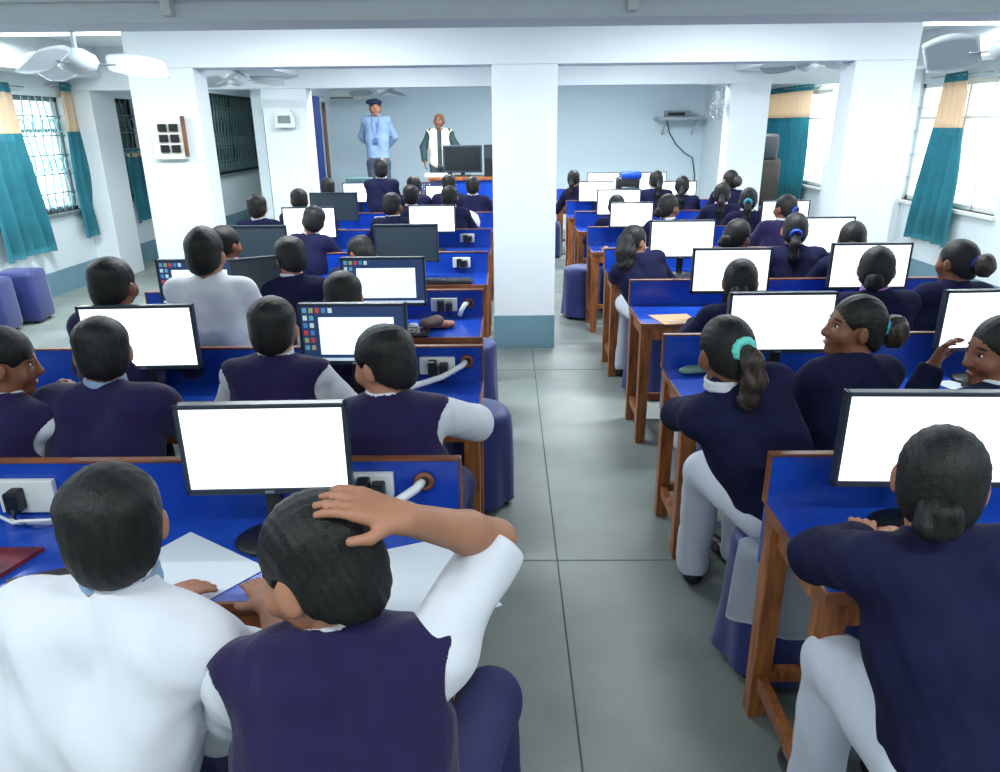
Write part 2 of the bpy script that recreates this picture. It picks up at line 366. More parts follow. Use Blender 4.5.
# ------------------------------------------------------------------ desks
DZ = .72
def desk(x0, x1, yb, lab, dep=.45, mid=True, panel=.15):
    w = (x1-x0)/2; cx = (x0+x1)/2
    t = thing('computer_desk', lab, 'desk', (cx, yb-dep/2, 0), 0, 'blue topped wooden desks')
    d = dep/2
    MB().box((-w+.008, -d+.012, DZ-.022), (w-.008, d-.02, DZ), .002).build('desktop', BLUE, t)
    MB().box((-w+.008, d-.02, DZ-.2), (w-.008, d, DZ+panel), .002).build('back_panel', BLUE, t)
    e = MB().box((-w, -d, DZ-.026), (w, -d+.012, DZ+.002), .002).box((-w+.0006, -d+.0115, DZ-.0255), (-w+.009, d-.024, DZ+.0015), .002).box((w-.009, -d+.0115, DZ-.0255), (w-.0006, d-.024, DZ+.0015), .002)
    e.box((-w, d-.024, DZ+panel), (w, d+.003, DZ+panel+.008), .002).box((-w, d-.022, DZ), (-w+.008, d+.002, DZ+panel), .002).box((w-.008, d-.022, DZ), (w, d+.002, DZ+panel), .002)
    e.build('edge_trim', WOODT, t)
    xs = [-w+.036, w-.036] + ([0] if mid else [])
    for x in xs:
        for y in (-d+.045, d-.055):
            b = MB().box((-.031, -.031, 0), (.031, .031, DZ-.024), .005)
            for v in b.bm.verts:
                if v.co.z < .3: v.co.x *= .86; v.co.y *= .86
            o = b.build('leg', WOOD, t); o.location = (x, y, 0)
        MB().box((x-.016, -d+.07, .12), (x+.016, d-.08, .165), .004).build('side_stretcher', WOOD, t)
    MB().box((-w+.06, -d+.012, DZ-.095), (w-.06, -d+.034, DZ-.026), .003).build('apron', WOOD, t)
    for x in (-w+.02, w-.042): MB().box((x, -d+.07, DZ-.095), (x+.022, d-.08, DZ-.026), .003).build('side_apron', WOOD, t)
    MB().box((-w+.06, d-.075, .13), (w-.06, d-.04, .17), .004).build('long_stretcher', WOOD, t)
    return t
ORD = ['nearest', 'second', 'third', 'fourth', 'fifth', 'sixth', 'seventh', 'eighth', 'ninth']
YR = [1.86, 3.09, 4.28, 5.46, 6.66, 7.92, 9.1, 10.8]
YL = [1.845, 2.94, 4.05, 5.36, 6.6, 7.95, 9.3]
for i, y in enumerate(YR):
    desk(.735 if i != 1 else .69, 2.66 if i != 6 else 2.54, y, 'blue-topped wooden desk right of the aisle, %s from the camera' % ORD[i], .45 if i < 7 else .5, panel=.15)
for i, y in enumerate(YL):
    desk(-2.06, -.13 if i != 1 else -.10, y, 'blue-topped wooden desk left of the aisle, %s from the camera' % ORD[i], .46)
# ------------------------------------------------------------------ monitors
def monitor(x, y, lab, mode='white', yaw=0, w=.435, top=1.11, base=DZ, off=False):
    t = thing('monitor', lab, 'monitor', (x, y, base), yaw, 'desktop monitors')
    h = w*.585; zt = top-base; zb = zt-h; hw = w/2
    b = MB(); bz = .012; bb = .017
    b.box((-hw, -.01, zb), (hw, .02, zb+bb), .003).box((-hw, -.01, zt-bz), (hw, .02, zt), .003).box((-hw, -.01, zb), (-hw+bz, .02, zt), .003).box((hw-bz, -.01, zb), (hw, .02, zt), .003).box((-hw+.005, .002, zb+.005), (hw-.005, .026, zt-.005), .004)
    b.build('bezel', BEZEL, t)
    MB().box((-hw+.04, .024, zb+.03), (hw-.04, .046, zt-.05), .01).build('rear_cover', BLACK, t)
    sx, s0, s1 = hw-bz+.001, zb+bb-.001, zt-bz+.001
    scr = MB().box((-sx, -.006, s0), (sx, .001, s1)).build('screen', {'white': SCREEN, 'grey': GREYSCR, 'desk': DESKSCR}[mode], t)
    if mode == 'desk':
        k = 0
        ic = MB()
        SX = 2*sx; SH = s1-s0
        cols = [(i, j) for i in range(2) for j in range(6)] + [(i, 0) for i in range(2, 5)]
        for i, j in cols:
            cx = -sx + SX*(.04+.062*i); cz = s1 - SH*(.07 + .135*j)
            n0 = len(ic.bm.faces)
            ic.box((cx-SX*.02, -.0078, cz-SH*.05), (cx+SX*.02, -.0064, cz+SH*.035))
            ic.bm.faces.ensure_lookup_table()
            mi = (i*3+j*2) % 5
            for f in ic.bm.faces[n0:]: f.material_index = mi
        ic.build('icons', ICONS, scr)
        MB().box((-sx+SX*.17, -.0085, s0+SH*.12), (sx-SX*.1, -.0066, s1-SH*.2)).build('open_window', WINSCR, scr)
        MB().box((-sx, -.0078, s0), (sx, -.0066, s0+SH*.055)).build('task_bar', TASK, scr)
    MB().box((-.022, .012, .02), (.022, .034, zb+.1), .004).build('neck', BLACK, t)
    MB().lathe([(.001, 0), (.105, .0), (.11, .006), (.1, .013), (.03, .02), (.001, .022)], 28, Matrix.Diagonal((1, .8, 1, 1))).build('base', BLACK, t, True)
    MB().box((-.012, -.0125, zb+.004), (.012, -.009, zb+.011), .001).build('badge', METAL, t)
    return t
MON = [
 (1.085, 1.71, 'white', -.03, 'lit monitor on the nearest right desk, in front of the girl with the low bun', .455),
 (1.115, 2.86, 'white', 0, 'lit monitor on second right desk, just behind the girl in profile', .435),
 (1.985, 2.88, 'white', .05, 'lit monitor at the right edge of the picture on second right desk', .44),
 (1.235, 3.96, 'white', 0, 'lit monitor on third right desk, beside the brown paper sheet', .43),
 (2.055, 4.09, 'white', 0, 'lit monitor on third right desk, in front of the girl with purple collar', .45),
 (1.25, 5.19, 'white', 0, 'lit monitor on fourth right desk, beside the long-haired leaning girl', .46),
 (2.28, 5.3, 'white', 0, 'lit monitor on fourth right desk, below the right front pillar', .46),
 (1.10, 6.47, 'white', -.05, 'lit monitor on fifth right desk, nearest the aisle', .38),
 (1.185, 7.8, 'white', 0, 'lit monitor on sixth right desk, nearest the aisle', .46),
 (1.085, 8.98, 'white', 0, 'lit monitor on the seventh right desk, nearest the aisle', .42),
 (1.38, 10.6, 'white', 0, 'lit monitor on the farthest right desk, nearest the aisle', .46),
 (2.05, 10.62, 'white', 0, 'lit monitor on the farthest right desk, against the pale far wall', .44),
 (2.05, 8.9, 'white', 0, 'lit monitor on the seventh right desk, right of the long-plaited girls', .44),
 (2.45, 6.5, 'white', 0, 'small-looking lit monitor on fifth right desk, right of the girl with blue headband', .42),
 (-.612, 1.66, 'white', .03, 'large lit monitor on nearest left desk, centre of the lower left view', .425),
 (-1.44, 2.72, 'white', .04, 'lit monitor on second left desk, behind the round-headed boy in purple sweater', .445),
 (-.60, 2.73, 'desk', -.02, 'monitor on second left desk showing a desktop with icons and white window', .425),
 (-.648, 3.77, 'desk', 0, 'monitor on third left desk showing blue desktop with small open window', .445),
 (-1.62, 3.75, 'desk', 0, 'monitor with icon columns half hidden by tall boy in white shirt', .42),
 (-.70, 5.1, 'grey', 0, 'dark monitor with grey blank screen on fourth left desk', .45),
 (-1.745, 5.1, 'grey', 0, 'dark grey blank monitor on fourth left desk, farther from the aisle', .42),
 (-1.28, 3.82, 'grey', .5, 'slim dark grey monitor turned aside, right of the tall boy in white shirt', .36),
 (-.642, 6.38, 'white', 0, 'lit monitor on fifth left desk, nearest the central pillar', .41),
 (-1.69, 6.31, 'white', 0, 'lit monitor on fifth left desk, behind the tilted dark head', .46),
 (-1.80, 7.75, 'grey', 0, 'dark grey monitor on sixth left desk, in front of the far lit one', .5),
 (-1.785, 9.1, 'white', 0, 'lit monitor on the farthest left desk, below the man in the beret', .41),
 (-.85, 9.1, 'desk', 0, 'distant monitor with blue desktop among the farthest left heads', .38)]
for x, y, m, yw, lab, w in MON: monitor(x, y, lab, m, yw, w, top=1.11)
# ------------------------------------------------------------------ keyboards, mice
def keyboard(x, y, lab, yaw=0):
    t = thing('keyboard', lab, 'keyboard', (x, y, DZ), yaw)
    MB().box((-.215, -.07, .002), (.215, .07, .02), .005).build('case', BLACK, t)
    k = MB()
    for r in range(5):
        for c in range(15): k.box((-.205+c*.0273, -.06+r*.024, .019), (-.182+c*.0273, -.041+r*.024, .026))
    k.build('keys', mat('dark_key_plastic', (34, 36, 40), .5), t)
def mouse(x, y, lab, yaw=0, m=BLACK):
    t = thing('computer_mouse', lab, 'mouse', (x, y, DZ), yaw)
    MB().lathe([(.001, 0), (.03, 0), (.031, .01), (.026, .024), (.012, .033), (.001, .035)], 20, Matrix.Diagonal((1, 1.75, 1, 1))).build('shell', m, t, True)
    MB().tube([(0, .05, .008), (.02, .1, .006), (.0, .16, .006)], .003, 6).build('lead', m, t, True)
keyboard(-1.30, 2.575, 'black keyboard on second left desk under the lit monitor', .03)
keyboard(-.52, 2.58, 'black keyboard under the icon-screen monitor on second left desk')
keyboard(1.16, 2.72, 'black keyboard on second right desk below the monitor')
keyboard(2.08, 2.74, 'black keyboard on second right desk at right edge')
keyboard(1.27, 3.83, 'black keyboard on third right desk')
keyboard(-.62, 3.66, 'black keyboard on third left desk')
keyboard(-.45, 4.98, 'black keyboard on fourth left desk nearest the aisle')
keyboard(1.2, 5.02, 'black keyboard on fourth right desk')
keyboard(2.15, 3.9, 'black keyboard on third right desk, farther from the aisle')
mouse(.885, 1.60, 'black mouse lying left of the nearest right monitor', -.5)
mouse(1.34, 1.52, 'black mouse under the right hand side of the bun girl', .2)
mouse(-1.02, 2.72, 'white mouse by the white adapter on second left desk', .4, WHITEP)
mouse(1.01, 3.98-.2, 'white mouse on the third right desk near the leaning girl', .9, WHITEP)
mouse(2.38, 4.02, 'white mouse on the third right desk near the right bun girl', .3, WHITEP)
# ------------------------------------------------------------------ power boards and conduits
def power_board(x, y, z, lab, w=.13, plugs=2, h=.075):
    t = thing('power_board', lab, 'power socket board', (x, y, z))
    MB().box((-w/2, -.022, -h/2), (w/2, 0, h/2), .005).build('plate', WHITEP, t)
    for i in range(plugs):
        px = -w*.12 + i*w*.32
        p = MB().box((px-.018, -.066, -.032+.004*i), (px+.018, -.02, .032-.012*i), .007).build('plug', BLACK, t)
        MB().tube([(px, -.055, -.01), (px+.01, -.075, -.035), (px-.01, -.06, -.06)], .005, 6).build('lead', BLACK, p, True)
    return t
def grommet(x, y, z, pts, lab, r=.022, cr=.013):
    t = thing('cable_conduit', lab, 'cable conduit', (x, y, z))
    MB().tube([(r*cos(a), -.004, r*sin(a)) for a in [q*2*pi/16 for q in range(17)]], .008, 6, False).build('hole_rim', WOODT, t, True)
    MB().lathe([(.001, 0), (r, 0), (r, .003)], 16, RX(pi/2)).build('hole', BROW, t)
    MB().tube(pts, cr, 10).build('pipe', CABLE, t, True)
power_board(-.385, 1.824, .803, 'white power board with plugs on nearest left desk panel', .13)
power_board(-1.36, 1.824, .775, 'white power board with black plug at lower left edge', .16, 1, .1)
power_board(-.295, 2.918, .795, 'white power board with two black plugs on second left desk', .15)
power_board(-.355, 4.028, .795, 'white power board with black plugs on third left desk panel', .15)
power_board(-1.02, 2.918, .79, 'white power board left of the vest boy on second left desk', .13, 1)
power_board(-.33, 5.338, .80, 'white power board on the fourth left desk beside dark monitor', .13)
power_board(-.35, 6.578, .80, 'white power board on fifth left desk near the pillar', .13)
power_board(-1.35, 7.928, .80, 'white power board on sixth left desk', .13)
grommet(-.235, 1.82, .81, [(0, .02, 0), (-.02, -.03, -.008), (-.075, -.06, -.035), (-.13, -.08, -.06)], 'white conduit pipe leaving a round hole in nearest left desk panel')
grommet(-.17, 2.915, .81, [(0, .02, 0), (-.02, -.03, -.01), (-.1, -.07, -.045), (-.22, -.13, -.066), (-.34, -.16, -.074)], 'long white conduit pipe from round hole in second left desk')
grommet(-.215, 4.025, .80, [(0, .02, 0), (-.02, -.03, 0), (-.04, -.05, -.03), (-.05, -.05, -.06)], 'short white conduit pipe at the third left desk panel hole')
b = MB()
for k in range(3):
    b.tube([(-1.42+.05*k, 1.76-.02*k, .74), (-1.36+.03*k, 1.73-.03*k, .735+.02*k), (-1.27+.02*k, 1.74+.01*k, .728), (-1.2, 1.76+.02*k, .728)], .005, 6)
tag(b.build('cable', CABLE, None, True), 'pale chain-like cable bundle lying below power board at lower left', 'cable')
# ------------------------------------------------------------------ papers and small things
def sheet_paper(name, pts, z, lab, cat, m=PAPER, th=.0015, n=1):
    cx = sum(p[0] for p in pts)/len(pts); cy = sum(p[1] for p in pts)/len(pts)
    b = MB()
    for k in range(n):
        b.prism([((p[0]-cx)*(1-.004*k), (p[1]-cy)*(1-.004*k)) for p in pts], k*th*1.05, k*th*1.05+th, RZ(.015*k))
    o = b.build(name, m); o.location = (cx, cy, z); tag(o, lab, cat); return o
sheet_paper('paper_sheet', [(-.86, 1.70), (-.60, 1.53), (-.70, 1.395), (-.96, 1.53)], DZ+.001, 'large white paper sheet on nearest left desk between the two front boys', 'paper')
sheet_paper('paper_sheet', [(-.33, 1.60), (-.16, 1.665), (-.015, 1.375), (-.16, 1.30), (-.30, 1.34)], DZ+.003, 'white paper sheet sticking out past the right end of nearest left desk', 'paper')
RED = mat('red_patterned_cover', (122, 34, 48), .6, noise=.8, nscale=18, rgb2=(70, 20, 40))
sheet_paper('notebook', [(-1.44, 1.61), (-1.205, 1.612), (-1.26, 1.42), (-1.50, 1.40)], DZ+.001, 'dark red patterned notebook at the lower left edge of the view', 'notebook', RED, .012)
sheet_paper('folder', [(-1.21, 1.47), (-1.07, 1.53), (-.99, 1.43), (-1.17, 1.395)], DZ+.001, 'dark brown folder lying left of the boy in white shirt', 'folder', mat('dark_brown_card', (42, 26, 24), .5), .012)
sheet_paper('paper_sheet', [(.81, 4.02), (1.03, 4.04), (1.065, 3.84), (.86, 3.81)], DZ+.001, 'tan paper sheet lying on the third right desk near the aisle', 'paper', mat('tan_paper', (200, 158, 120), .7), .003)
sheet_paper('paper_sheet', [(1.78, 2.86), (1.86, 2.88), (2.0, 2.68), (1.84, 2.66)], DZ+.001, 'white paper in front of the girl at the right edge', 'paper')
sheet_paper('paper_sheet', [(1.33, 2.8), (1.56, 2.82), (1.54, 2.76), (1.34, 2.74)], DZ+.03, 'narrow white paper strip below second right monitor by the girl in profile', 'paper')
sheet_paper('notebook', [(1.02, 2.74), (1.3, 2.74), (1.32, 2.645), (1.04, 2.642)], DZ+.03, 'tan open notebook between the ponytail girl and girl in profile', 'notebook', mat('tan_page', (196, 168, 140), .7), .012)
sheet_paper('paper_sheet', [(-1.72, 2.66), (-1.46, 2.66), (-1.5, 2.52), (-1.75, 2.52)], DZ+.002, 'pale pinkish paper between the two boys at the left edge', 'paper', mat('pink_paper', (206, 184, 178), .7))
def pouch(x, y, L, w, h, rz, m, lab, zip_=True, z=DZ):
    t = thing('pencil_pouch', lab, 'pouch', (x, y, z), rz)
    def fn(u, v):
        a = v*2*pi; k = (sin(u*pi)**.35)
        return (L*(u-.5), w*.5*k*cos(a)*(1+.08*sin(9*u)), h*.5 + h*.5*k*sin(a)*(1+.15*sin(7*u+2)))
    MB().sheet(fn, 18, 14).build('cloth_body', m, t, True)
    if zip_: MB().tube([(L*(u-.5)*.9, .004*sin(8*u), h*(.5+.5*sin(pi*min(max(u*.9+.05, 0), 1))**.35)+.001) for u in [i/10 for i in range(11)]], .0035, 6).build('zip', METAL, t, True)
pouch(.83, 3.0, .17, .065, .035, .25, mat('green_cloth', (104, 140, 132), .8, noise=.3, bump=.3, bscale=30), 'grey green pencil pouch on second right desk beside the ponytail girl')
pouch(-.37, 3.79, .19, .09, .04, .12, mat('peach_cloth', (214, 150, 124), .8, noise=.6, nscale=18, bump=.4, bscale=40, rgb2=(120, 74, 62)), 'peach patterned pouch on third left desk')
pouch(-.40, 3.73, .15, .07, .06, .7, mat('grey_brown_cloth', (118, 98, 92), .8, noise=.5, nscale=30, bump=.4, bscale=40), 'grey brown crumpled pouch lying across the peach pouch', False, DZ+.02)
MB_ = MB().lathe([(.001, 0), (.022, .004), (.03, .02), (.024, .036), (.001, .04)], 16)
o = MB_.build('paper_ball', PAPER, None, True); o.location = (-.5, 3.74, DZ); tag(o, 'small white crumpled paper ball by the peach pouch', 'paper ball')
for x, y, lab in ((.86, 6.35, 'yellow eraser on fifth right desk near the aisle'), (.84, 5.05, 'orange wrapper on fourth right desk near the aisle')):
    o = MB().box((-.03, -.012, 0), (.03, .012, .016), .004).box((-.01, -.03, 0.004), (.02, .0, .03), .006).build('wrapper' if 'wrap' in lab else 'eraser', mat('orange_plastic', (226, 152, 96), .5), None); o.location = (x, y, DZ); o.rotation_euler.z = .4
    tag(o, lab, 'wrapper' if 'wrap' in lab else 'eraser')
# desktop towers / bags on the far right desk
t = thing('school_bag', 'black bag with blue top standing on the farthest right desk', 'bag', (1.72, 10.6, DZ))
MB().box((-.17, -.09, 0), (.17, .09, .34), .05).build('bag_body', BLACK, t, True)
MB().box((-.1, -.1, .3), (.19, .1, .4), .03).build('blue_flap', BLUE, t, True)
MB().box((-.1, -.12, .03), (.1, -.08, .2), .02).build('pocket', BEZEL, t, True)
# ------------------------------------------------------------------ stools
def cloth_stool_mesh():
    b = MB()
    def wob(a, z): return .012*max(0, (.5-z)/.5)*sin(7*a) + .006*sin(3*a+z*9)
    b.lathe([(.178, .03), (.176, .05), (.172, .2), (.165, .38), (.163, .42), (.160, .455), (.148, .478), (.11, .492), (.05, .498), (.001, .499)], 48, None, wob)
    bmesh.ops.delete(b.bm, geom=[f for f in b.bm.faces if len(f.verts) > 4], context='FACES')
    return b
_t0 = thing('stool', 'x', 'stool', (0, 0, 0), 0, 'cloth covered stools')
cloth_stool_mesh().build('cloth_cover', COVER, _t0, True)
for k in range(4):
    a = pi/4 + k*pi/2
    MB().tube([(.11*cos(a), .11*sin(a), .46), (.145*cos(a), .145*sin(a), 0)], .014, 8).build('leg', BLACK, _t0, True)
STOOL = [_t0, False]
def stool(x, y, lab, rz=0):
    t = _t0 if not STOOL[1] else copy_tree(_t0)
    STOOL[1] = True
    t.location = (x, y, 0); t.rotation_euler.z = rz; t['label'] = lab; return t
stool(-.145, 3.2, 'empty navy cloth-covered stool at the aisle beside the second left desk', .4)
stool(-.23, 4.33, 'empty navy cloth-covered stool at the aisle beyond the third left desk', 1)
stool(.71, 6.82, 'empty navy cloth-covered stool standing in the aisle before the fifth right desk', 0)
stool(.60, 10.2, 'distant blue cloth-covered stool just right of the central pillar', 0)
def box_stool(x, y, rz, lab):
    t = thing('box_stool', lab, 'stool', (x, y, 0), rz)
    b = MB().box((-.18, -.16, .02), (.18, .16, .5), .05)
    for v in b.bm.verts:
        k = 1 + .14*(.5-v.co.z); v.co.x *= k; v.co.y *= k
    b.build('cloth_cover', COVER, t, True)
    for sx in (-.13, .13):
        for sy in (-.11, .11): MB().box((sx-.015, sy-.015, 0), (sx+.015, sy+.015, .06), .003).build('leg', BLACK, t)
box_stool(-4.66, 6.82, .1, 'square navy cloth-covered stool at left wall, farther of the two')
box_stool(-4.7, 6.38, .15, 'square navy cloth-covered stool at left wall, cut by the left picture edge')
# black chairs right back corner
t = thing('office_chair', 'black high-backed chair before the wide teal curtain', 'chair', (4.0, 11.2, 0), .3)
MB().box((-.24, -.22, .42), (.24, .22, .52), .04).build('seat', BLACK, t, True)
MB().box((-.23, .16, .55), (.23, .26, 1.25), .06).build('backrest', mat('worn_brown_leather', (66, 58, 50), .6, noise=.4), t, True)
MB().box((-.15, .15, 1.22), (.15, .25, 1.6), .06).build('headrest', mat('black_leather_soft', (52, 56, 60), .5), t, True)
MB().tube([(0, 0, .06), (0, 0, .43)], .03, 10).build('column', METAL, t, True)
for k in range(5): MB().box((0, -.02, .03), (.28, .02, .06), .006, RZ(k*2*pi/5)).build('foot', BLACK, t)
# teachers' dais and table
o = MB().box((-2.89, 10.45, 0), (-.05, 12.99, .3), .01).build('floor_platform', mat('platform_cement', (128, 140, 146), .6, noise=.2)); o['kind'] = 'structure'; o['label'] = 'low platform on which the two men stand'
t = thing('teacher_table', 'brown wooden teachers table carrying the big black monitor', 'table', (-.56, 10.9, .3))
MB().box((-.55, -.28, .72), (.5, .28, .76), .006).build('table_top', WOOD, t)
for sx in (-.5, .45):
    for sy in (-.24, .24): MB().box((sx-.025, sy-.025, 0), (sx+.025, sy+.025, .72), .004).build('leg', WOOD, t)
MB().box((-.5, -.25, .3), (.45, -.235, .72)).build('front_panel', BLUE, t)
t = thing('display_screen', 'big black screen on the teachers table beside the older man', 'monitor', (-.62, 10.9, 1.06))
MB().box((-.28, -.03, .05), (.28, .03, .43), .008).build('housing', BEZEL, t)
MB().box((-.25, -.034, .08), (.25, -.028, .4)).build('screen', mat('black_screen', (30, 36, 38), .25), t)
MB().box((-.12, -.08, 0), (.12, .08, .02), .005).box((-.03, -.01, .01), (.03, .02, .1), .004).build('stand', BLACK, t)
t = thing('desktop_tower', 'black computer tower at right end of teachers table', 'computer', (-.22, 10.9, 1.06))
MB().box((-.085, -.15, 0), (.085, .15, .43), .006).build('case', BLACK, t)
MB().box((-.07, -.156, .25), (.07, -.149, .4), .003).build('drive_bay', BEZEL, t)
o = MB().box((-.16, -.1, 0), (.16, .1, .05), .01).build('document_tray', WHITEP); o.location = (-1.0, 10.82, 1.06); tag(o, 'white tray on the left end of teachers table before the older man', 'tray')
o = MB().box((-.16, -.1, 0), (.16, .1, .09), .015).build('projector', mat('teal_grey_plastic', (96, 128, 130), .4)); o.location = (-1.9, 9.72, DZ+.32); 
MB().box((-.03, -.03, -1.04), (.03, .03, 0)).box((-.2, -.12, -.02), (.2, .12, 0), .004).box((-.16, -.16, -1.04), (.16, .16, -1.0), .006).build('stand', METAL, o)
tag(o, 'grey device on a stand beside the far man in beret', 'device')
t = thing('wall_box', 'white box fixture high on far wall, left of the man in beret', 'wall box', (-2.62, 12.99, 2.17))
MB().box((-.32, -.12, 0), (.32, 0, .16), .012).build('casing', WHITEP, t)
MB().box((-.3, -.124, .02), (.1, -.118, .05), .002).build('vent', FRAME, t)
# helmet-like white bag on the far left desk
o = MB().lathe([(.001, 0), (.09, .0), (.115, .05), (.11, .1), (.075, .16), (.001, .185)], 24, Matrix.Diagonal((1.15, .8, 1, 1))).build('helmet', WHITEP, None, True); o.location = (-.42, 7.72, DZ+.02); o.rotation_euler = (.1, .3, 0)
tag(o, 'white rounded helmet on the far left desks near central pillar', 'helmet')
# ------------------------------------------------------------------ signed-distance mesher for figures
V = lambda *a: np.array(a, dtype=np.float64)
def nrm(v): v = np.asarray(v, float); return v/(np.linalg.norm(v)+1e-12)
def d_cone(P, a, b, ra, rb):
    ba = b-a; pa = P-a; t = np.clip((pa@ba)/max(ba@ba, 1e-12), 0, 1)
    q = pa - t[:, None]*ba
    return np.sqrt(np.einsum('ij,ij->i', q, q)) - (ra+(rb-ra)*t)
def d_ell(P, c, r, R=None):
    q = P-c
    if R is not None: q = q@R
    k0 = np.sqrt(((q/r)**2).sum(1)); k1 = np.sqrt(((q/(r*r))**2).sum(1))+1e-9
    return k0*(k0-1)/k1
def smin(a, b, k):
    if k <= 0: return np.minimum(a, b)
    h = np.clip(.5+.5*(b-a)/k, 0, 1); return b+(a-b)*h-k*h*(1-h)
def smax(a, b, k): return -smin(-a, -b, k)
def ev(prims, P):
    d = None
    for p in prims:
        if p[0] == 'c': x = d_cone(P, *p[1:5]); k = p[5]
        else: x = d_ell(P, *p[1:4]); k = p[4]
        if p[0] == 'x': d = smax(d, -x, k)
        else: d = x if d is None else smin(d, x, k)
    return d
def mesh_sdf(fn, lo, hi, v):
    lo = np.asarray(lo, float); hi = np.asarray(hi, float); B = 10
    nb = np.maximum(1, np.ceil((hi-lo)/(v*B)).astype(int)); n = nb*B
    cen = [lo[a] + (np.arange(nb[a])+.5)*B*v for a in range(3)]
    G = np.stack(np.meshgrid(*cen, indexing='ij'), -1).reshape(-1, 3)
    dc = fn(G); R = B*v*.5*1.733*1.35 + 2*v
    D = np.repeat(np.repeat(np.repeat(np.where(dc.reshape(nb) < 0, -1., 1.), B, 0), B, 1), B, 2).astype(np.float32)
    act = np.where(np.abs(dc) < R)[0]
    off = np.stack(np.meshgrid(*[np.arange(B)]*3, indexing='ij'), -1).reshape(-1, 3)
    D6 = D.reshape(nb[0], B, nb[1], B, nb[2], B)
    for s in range(0, len(act), 150):
        ids = act[s:s+150]; I = np.stack(np.unravel_index(ids, nb), -1)
        pts = (lo + (I[:, None, :]*B + off[None])*v).reshape(-1, 3)
        d = fn(pts).reshape(len(ids), B, B, B).astype(np.float32)
        for k in range(len(ids)): D6[I[k, 0], :, I[k, 1], :, I[k, 2], :] = d[k]
    s = D < 0
    c8 = [s[i:n[0]-1+i, j:n[1]-1+j, k:n[2]-1+k] for i in (0, 1) for j in (0, 1) for k in (0, 1)]
    anyc = c8[0].copy(); allc = c8[0].copy()
    for c in c8[1:]: anyc |= c; allc &= c
    mix = anyc & ~allc
    cells = np.argwhere(mix)
    if len(cells) == 0: return None
    idx = np.full(mix.shape, -1, np.int64); idx[mix] = np.arange(len(cells))
    co = np.array([(i, j, k) for i in (0, 1) for j in (0, 1) for k in (0, 1)])
    vals = np.stack([D[cells[:, 0]+c[0], cells[:, 1]+c[1], cells[:, 2]+c[2]] for c in co], 1)
    acc = np.zeros((len(cells), 3)); cnt = np.zeros(len(cells))
    for a in range(8):
        for b in range(a+1, 8):
            if np.abs(co[a]-co[b]).sum() != 1: continue
            m = (vals[:, a] < 0) != (vals[:, b] < 0)
            t = vals[m, a]/(vals[m, a]-vals[m, b])
            acc[m] += co[a] + t[:, None]*(co[b]-co[a]); cnt[m] += 1
    verts = lo + (cells + acc/cnt[:, None])*v
    F = []
    for ax in range(3):
        u, w = (ax+1) % 3, (ax+2) % 3
        sl0 = [slice(None)]*3; sl1 = [slice(None)]*3; sl0[ax] = slice(0, -1); sl1[ax] = slice(1, None)
        cr = s[tuple(sl0)] != s[tuple(sl1)]; E = np.argwhere(cr)
        E = E[(E[:, u] > 0) & (E[:, w] > 0) & (E[:, u] < n[u]-1) & (E[:, w] < n[w]-1)]
        if len(E) == 0: continue
        du = np.zeros(3, int); du[u] = 1; dw = np.zeros(3, int); dw[w] = 1
        q = [E-du-dw, E-dw, E, E-du]
        q = np.stack([idx[x[:, 0], x[:, 1], x[:, 2]] for x in q], 1)
        neg = s[E[:, 0], E[:, 1], E[:, 2]]
        q = np.where(neg[:, None], q, q[:, ::-1]); F.append(q)
    return verts, np.concatenate(F)
def obj_sdf(name, fn, lo, hi, v, m, parent, loc=None):
    r = mesh_sdf(fn, lo, hi, v)
    if r is None: return None
    ve, F = r; F = F[(F >= 0).all(1)]
    me = bpy.data.meshes.new(name)
    me.vertices.add(len(ve)); me.vertices.foreach_set('co', ve.astype(np.float32).ravel())
    me.loops.add(len(F)*4); me.loops.foreach_set('vertex_index', F.astype(np.int32).ravel())
    me.polygons.add(len(F)); me.polygons.foreach_set('loop_start', np.arange(0, len(F)*4, 4, dtype=np.int32))
    me.update(calc_edges=True); me.validate()
    me.polygons.foreach_set('use_smooth', [True]*len(me.polygons))
    me.materials.append(m)
    o = bpy.data.objects.new(name, me); COL.objects.link(o); o.parent = parent
    return o
def rot(yaw, pitch, roll):
    a, b, c = rad(yaw), rad(pitch), rad(roll)
    Z = np.array([[cos(a), -sin(a), 0], [sin(a), cos(a), 0], [0, 0, 1]])
    X = np.array([[1, 0, 0], [0, cos(b), sin(b)], [0, -sin(b), cos(b)]])   # pitch > 0 nods down
    Y = np.array([[cos(c), 0, sin(c)], [0, 1, 0], [-sin(c), 0, cos(c)]])   # roll > 0 leans to the right
    return Z@X@Y
def hand_prims(Wp, d, n, t, s, curl=.25, spread=.1, thumb=.5):
    d = nrm(d); n = nrm(n - (n@d)*d); t = nrm(t - (t@d)*d - (t@n)*n)
    out = []; offs = [.026, .009, -.009, -.025]; L = [.064, .071, .066, .052]
    K = []
    for o in offs:
        k = Wp + s*(d*.082 + t*o); K.append(k)
        out.append(('c', Wp + s*(t*o*.55 + d*.005), k, .016*s, .0115*s, .012))
    for i, k in enumerate(K):
        dd = nrm(d + t*spread*(1.5-i)*.5); p = k
        for j, f in enumerate((.45, .31, .26)):
            a = curl*(j+.6); e = nrm(dd*cos(a) + n*sin(a)); q = p + e*L[i]*f*s
            out.append(('c', p, q, (.0092-.0009*j)*s, (.0085-.0009*j)*s, .003)); p = q
    b = Wp + s*(d*.02 + t*.022); e = nrm(d*.62 + t*.75 + n*.25); q = b + e*.042*s
    out.append(('c', b, q, .0135*s, .0105*s, .01))
    e2 = nrm(d*.9 + t*(.75-thumb) + n*(.2+thumb*.4)); r = q + e2*.032*s
    out.append(('c', q, r, .0105*s, .0085*s, .004)); 
    return out
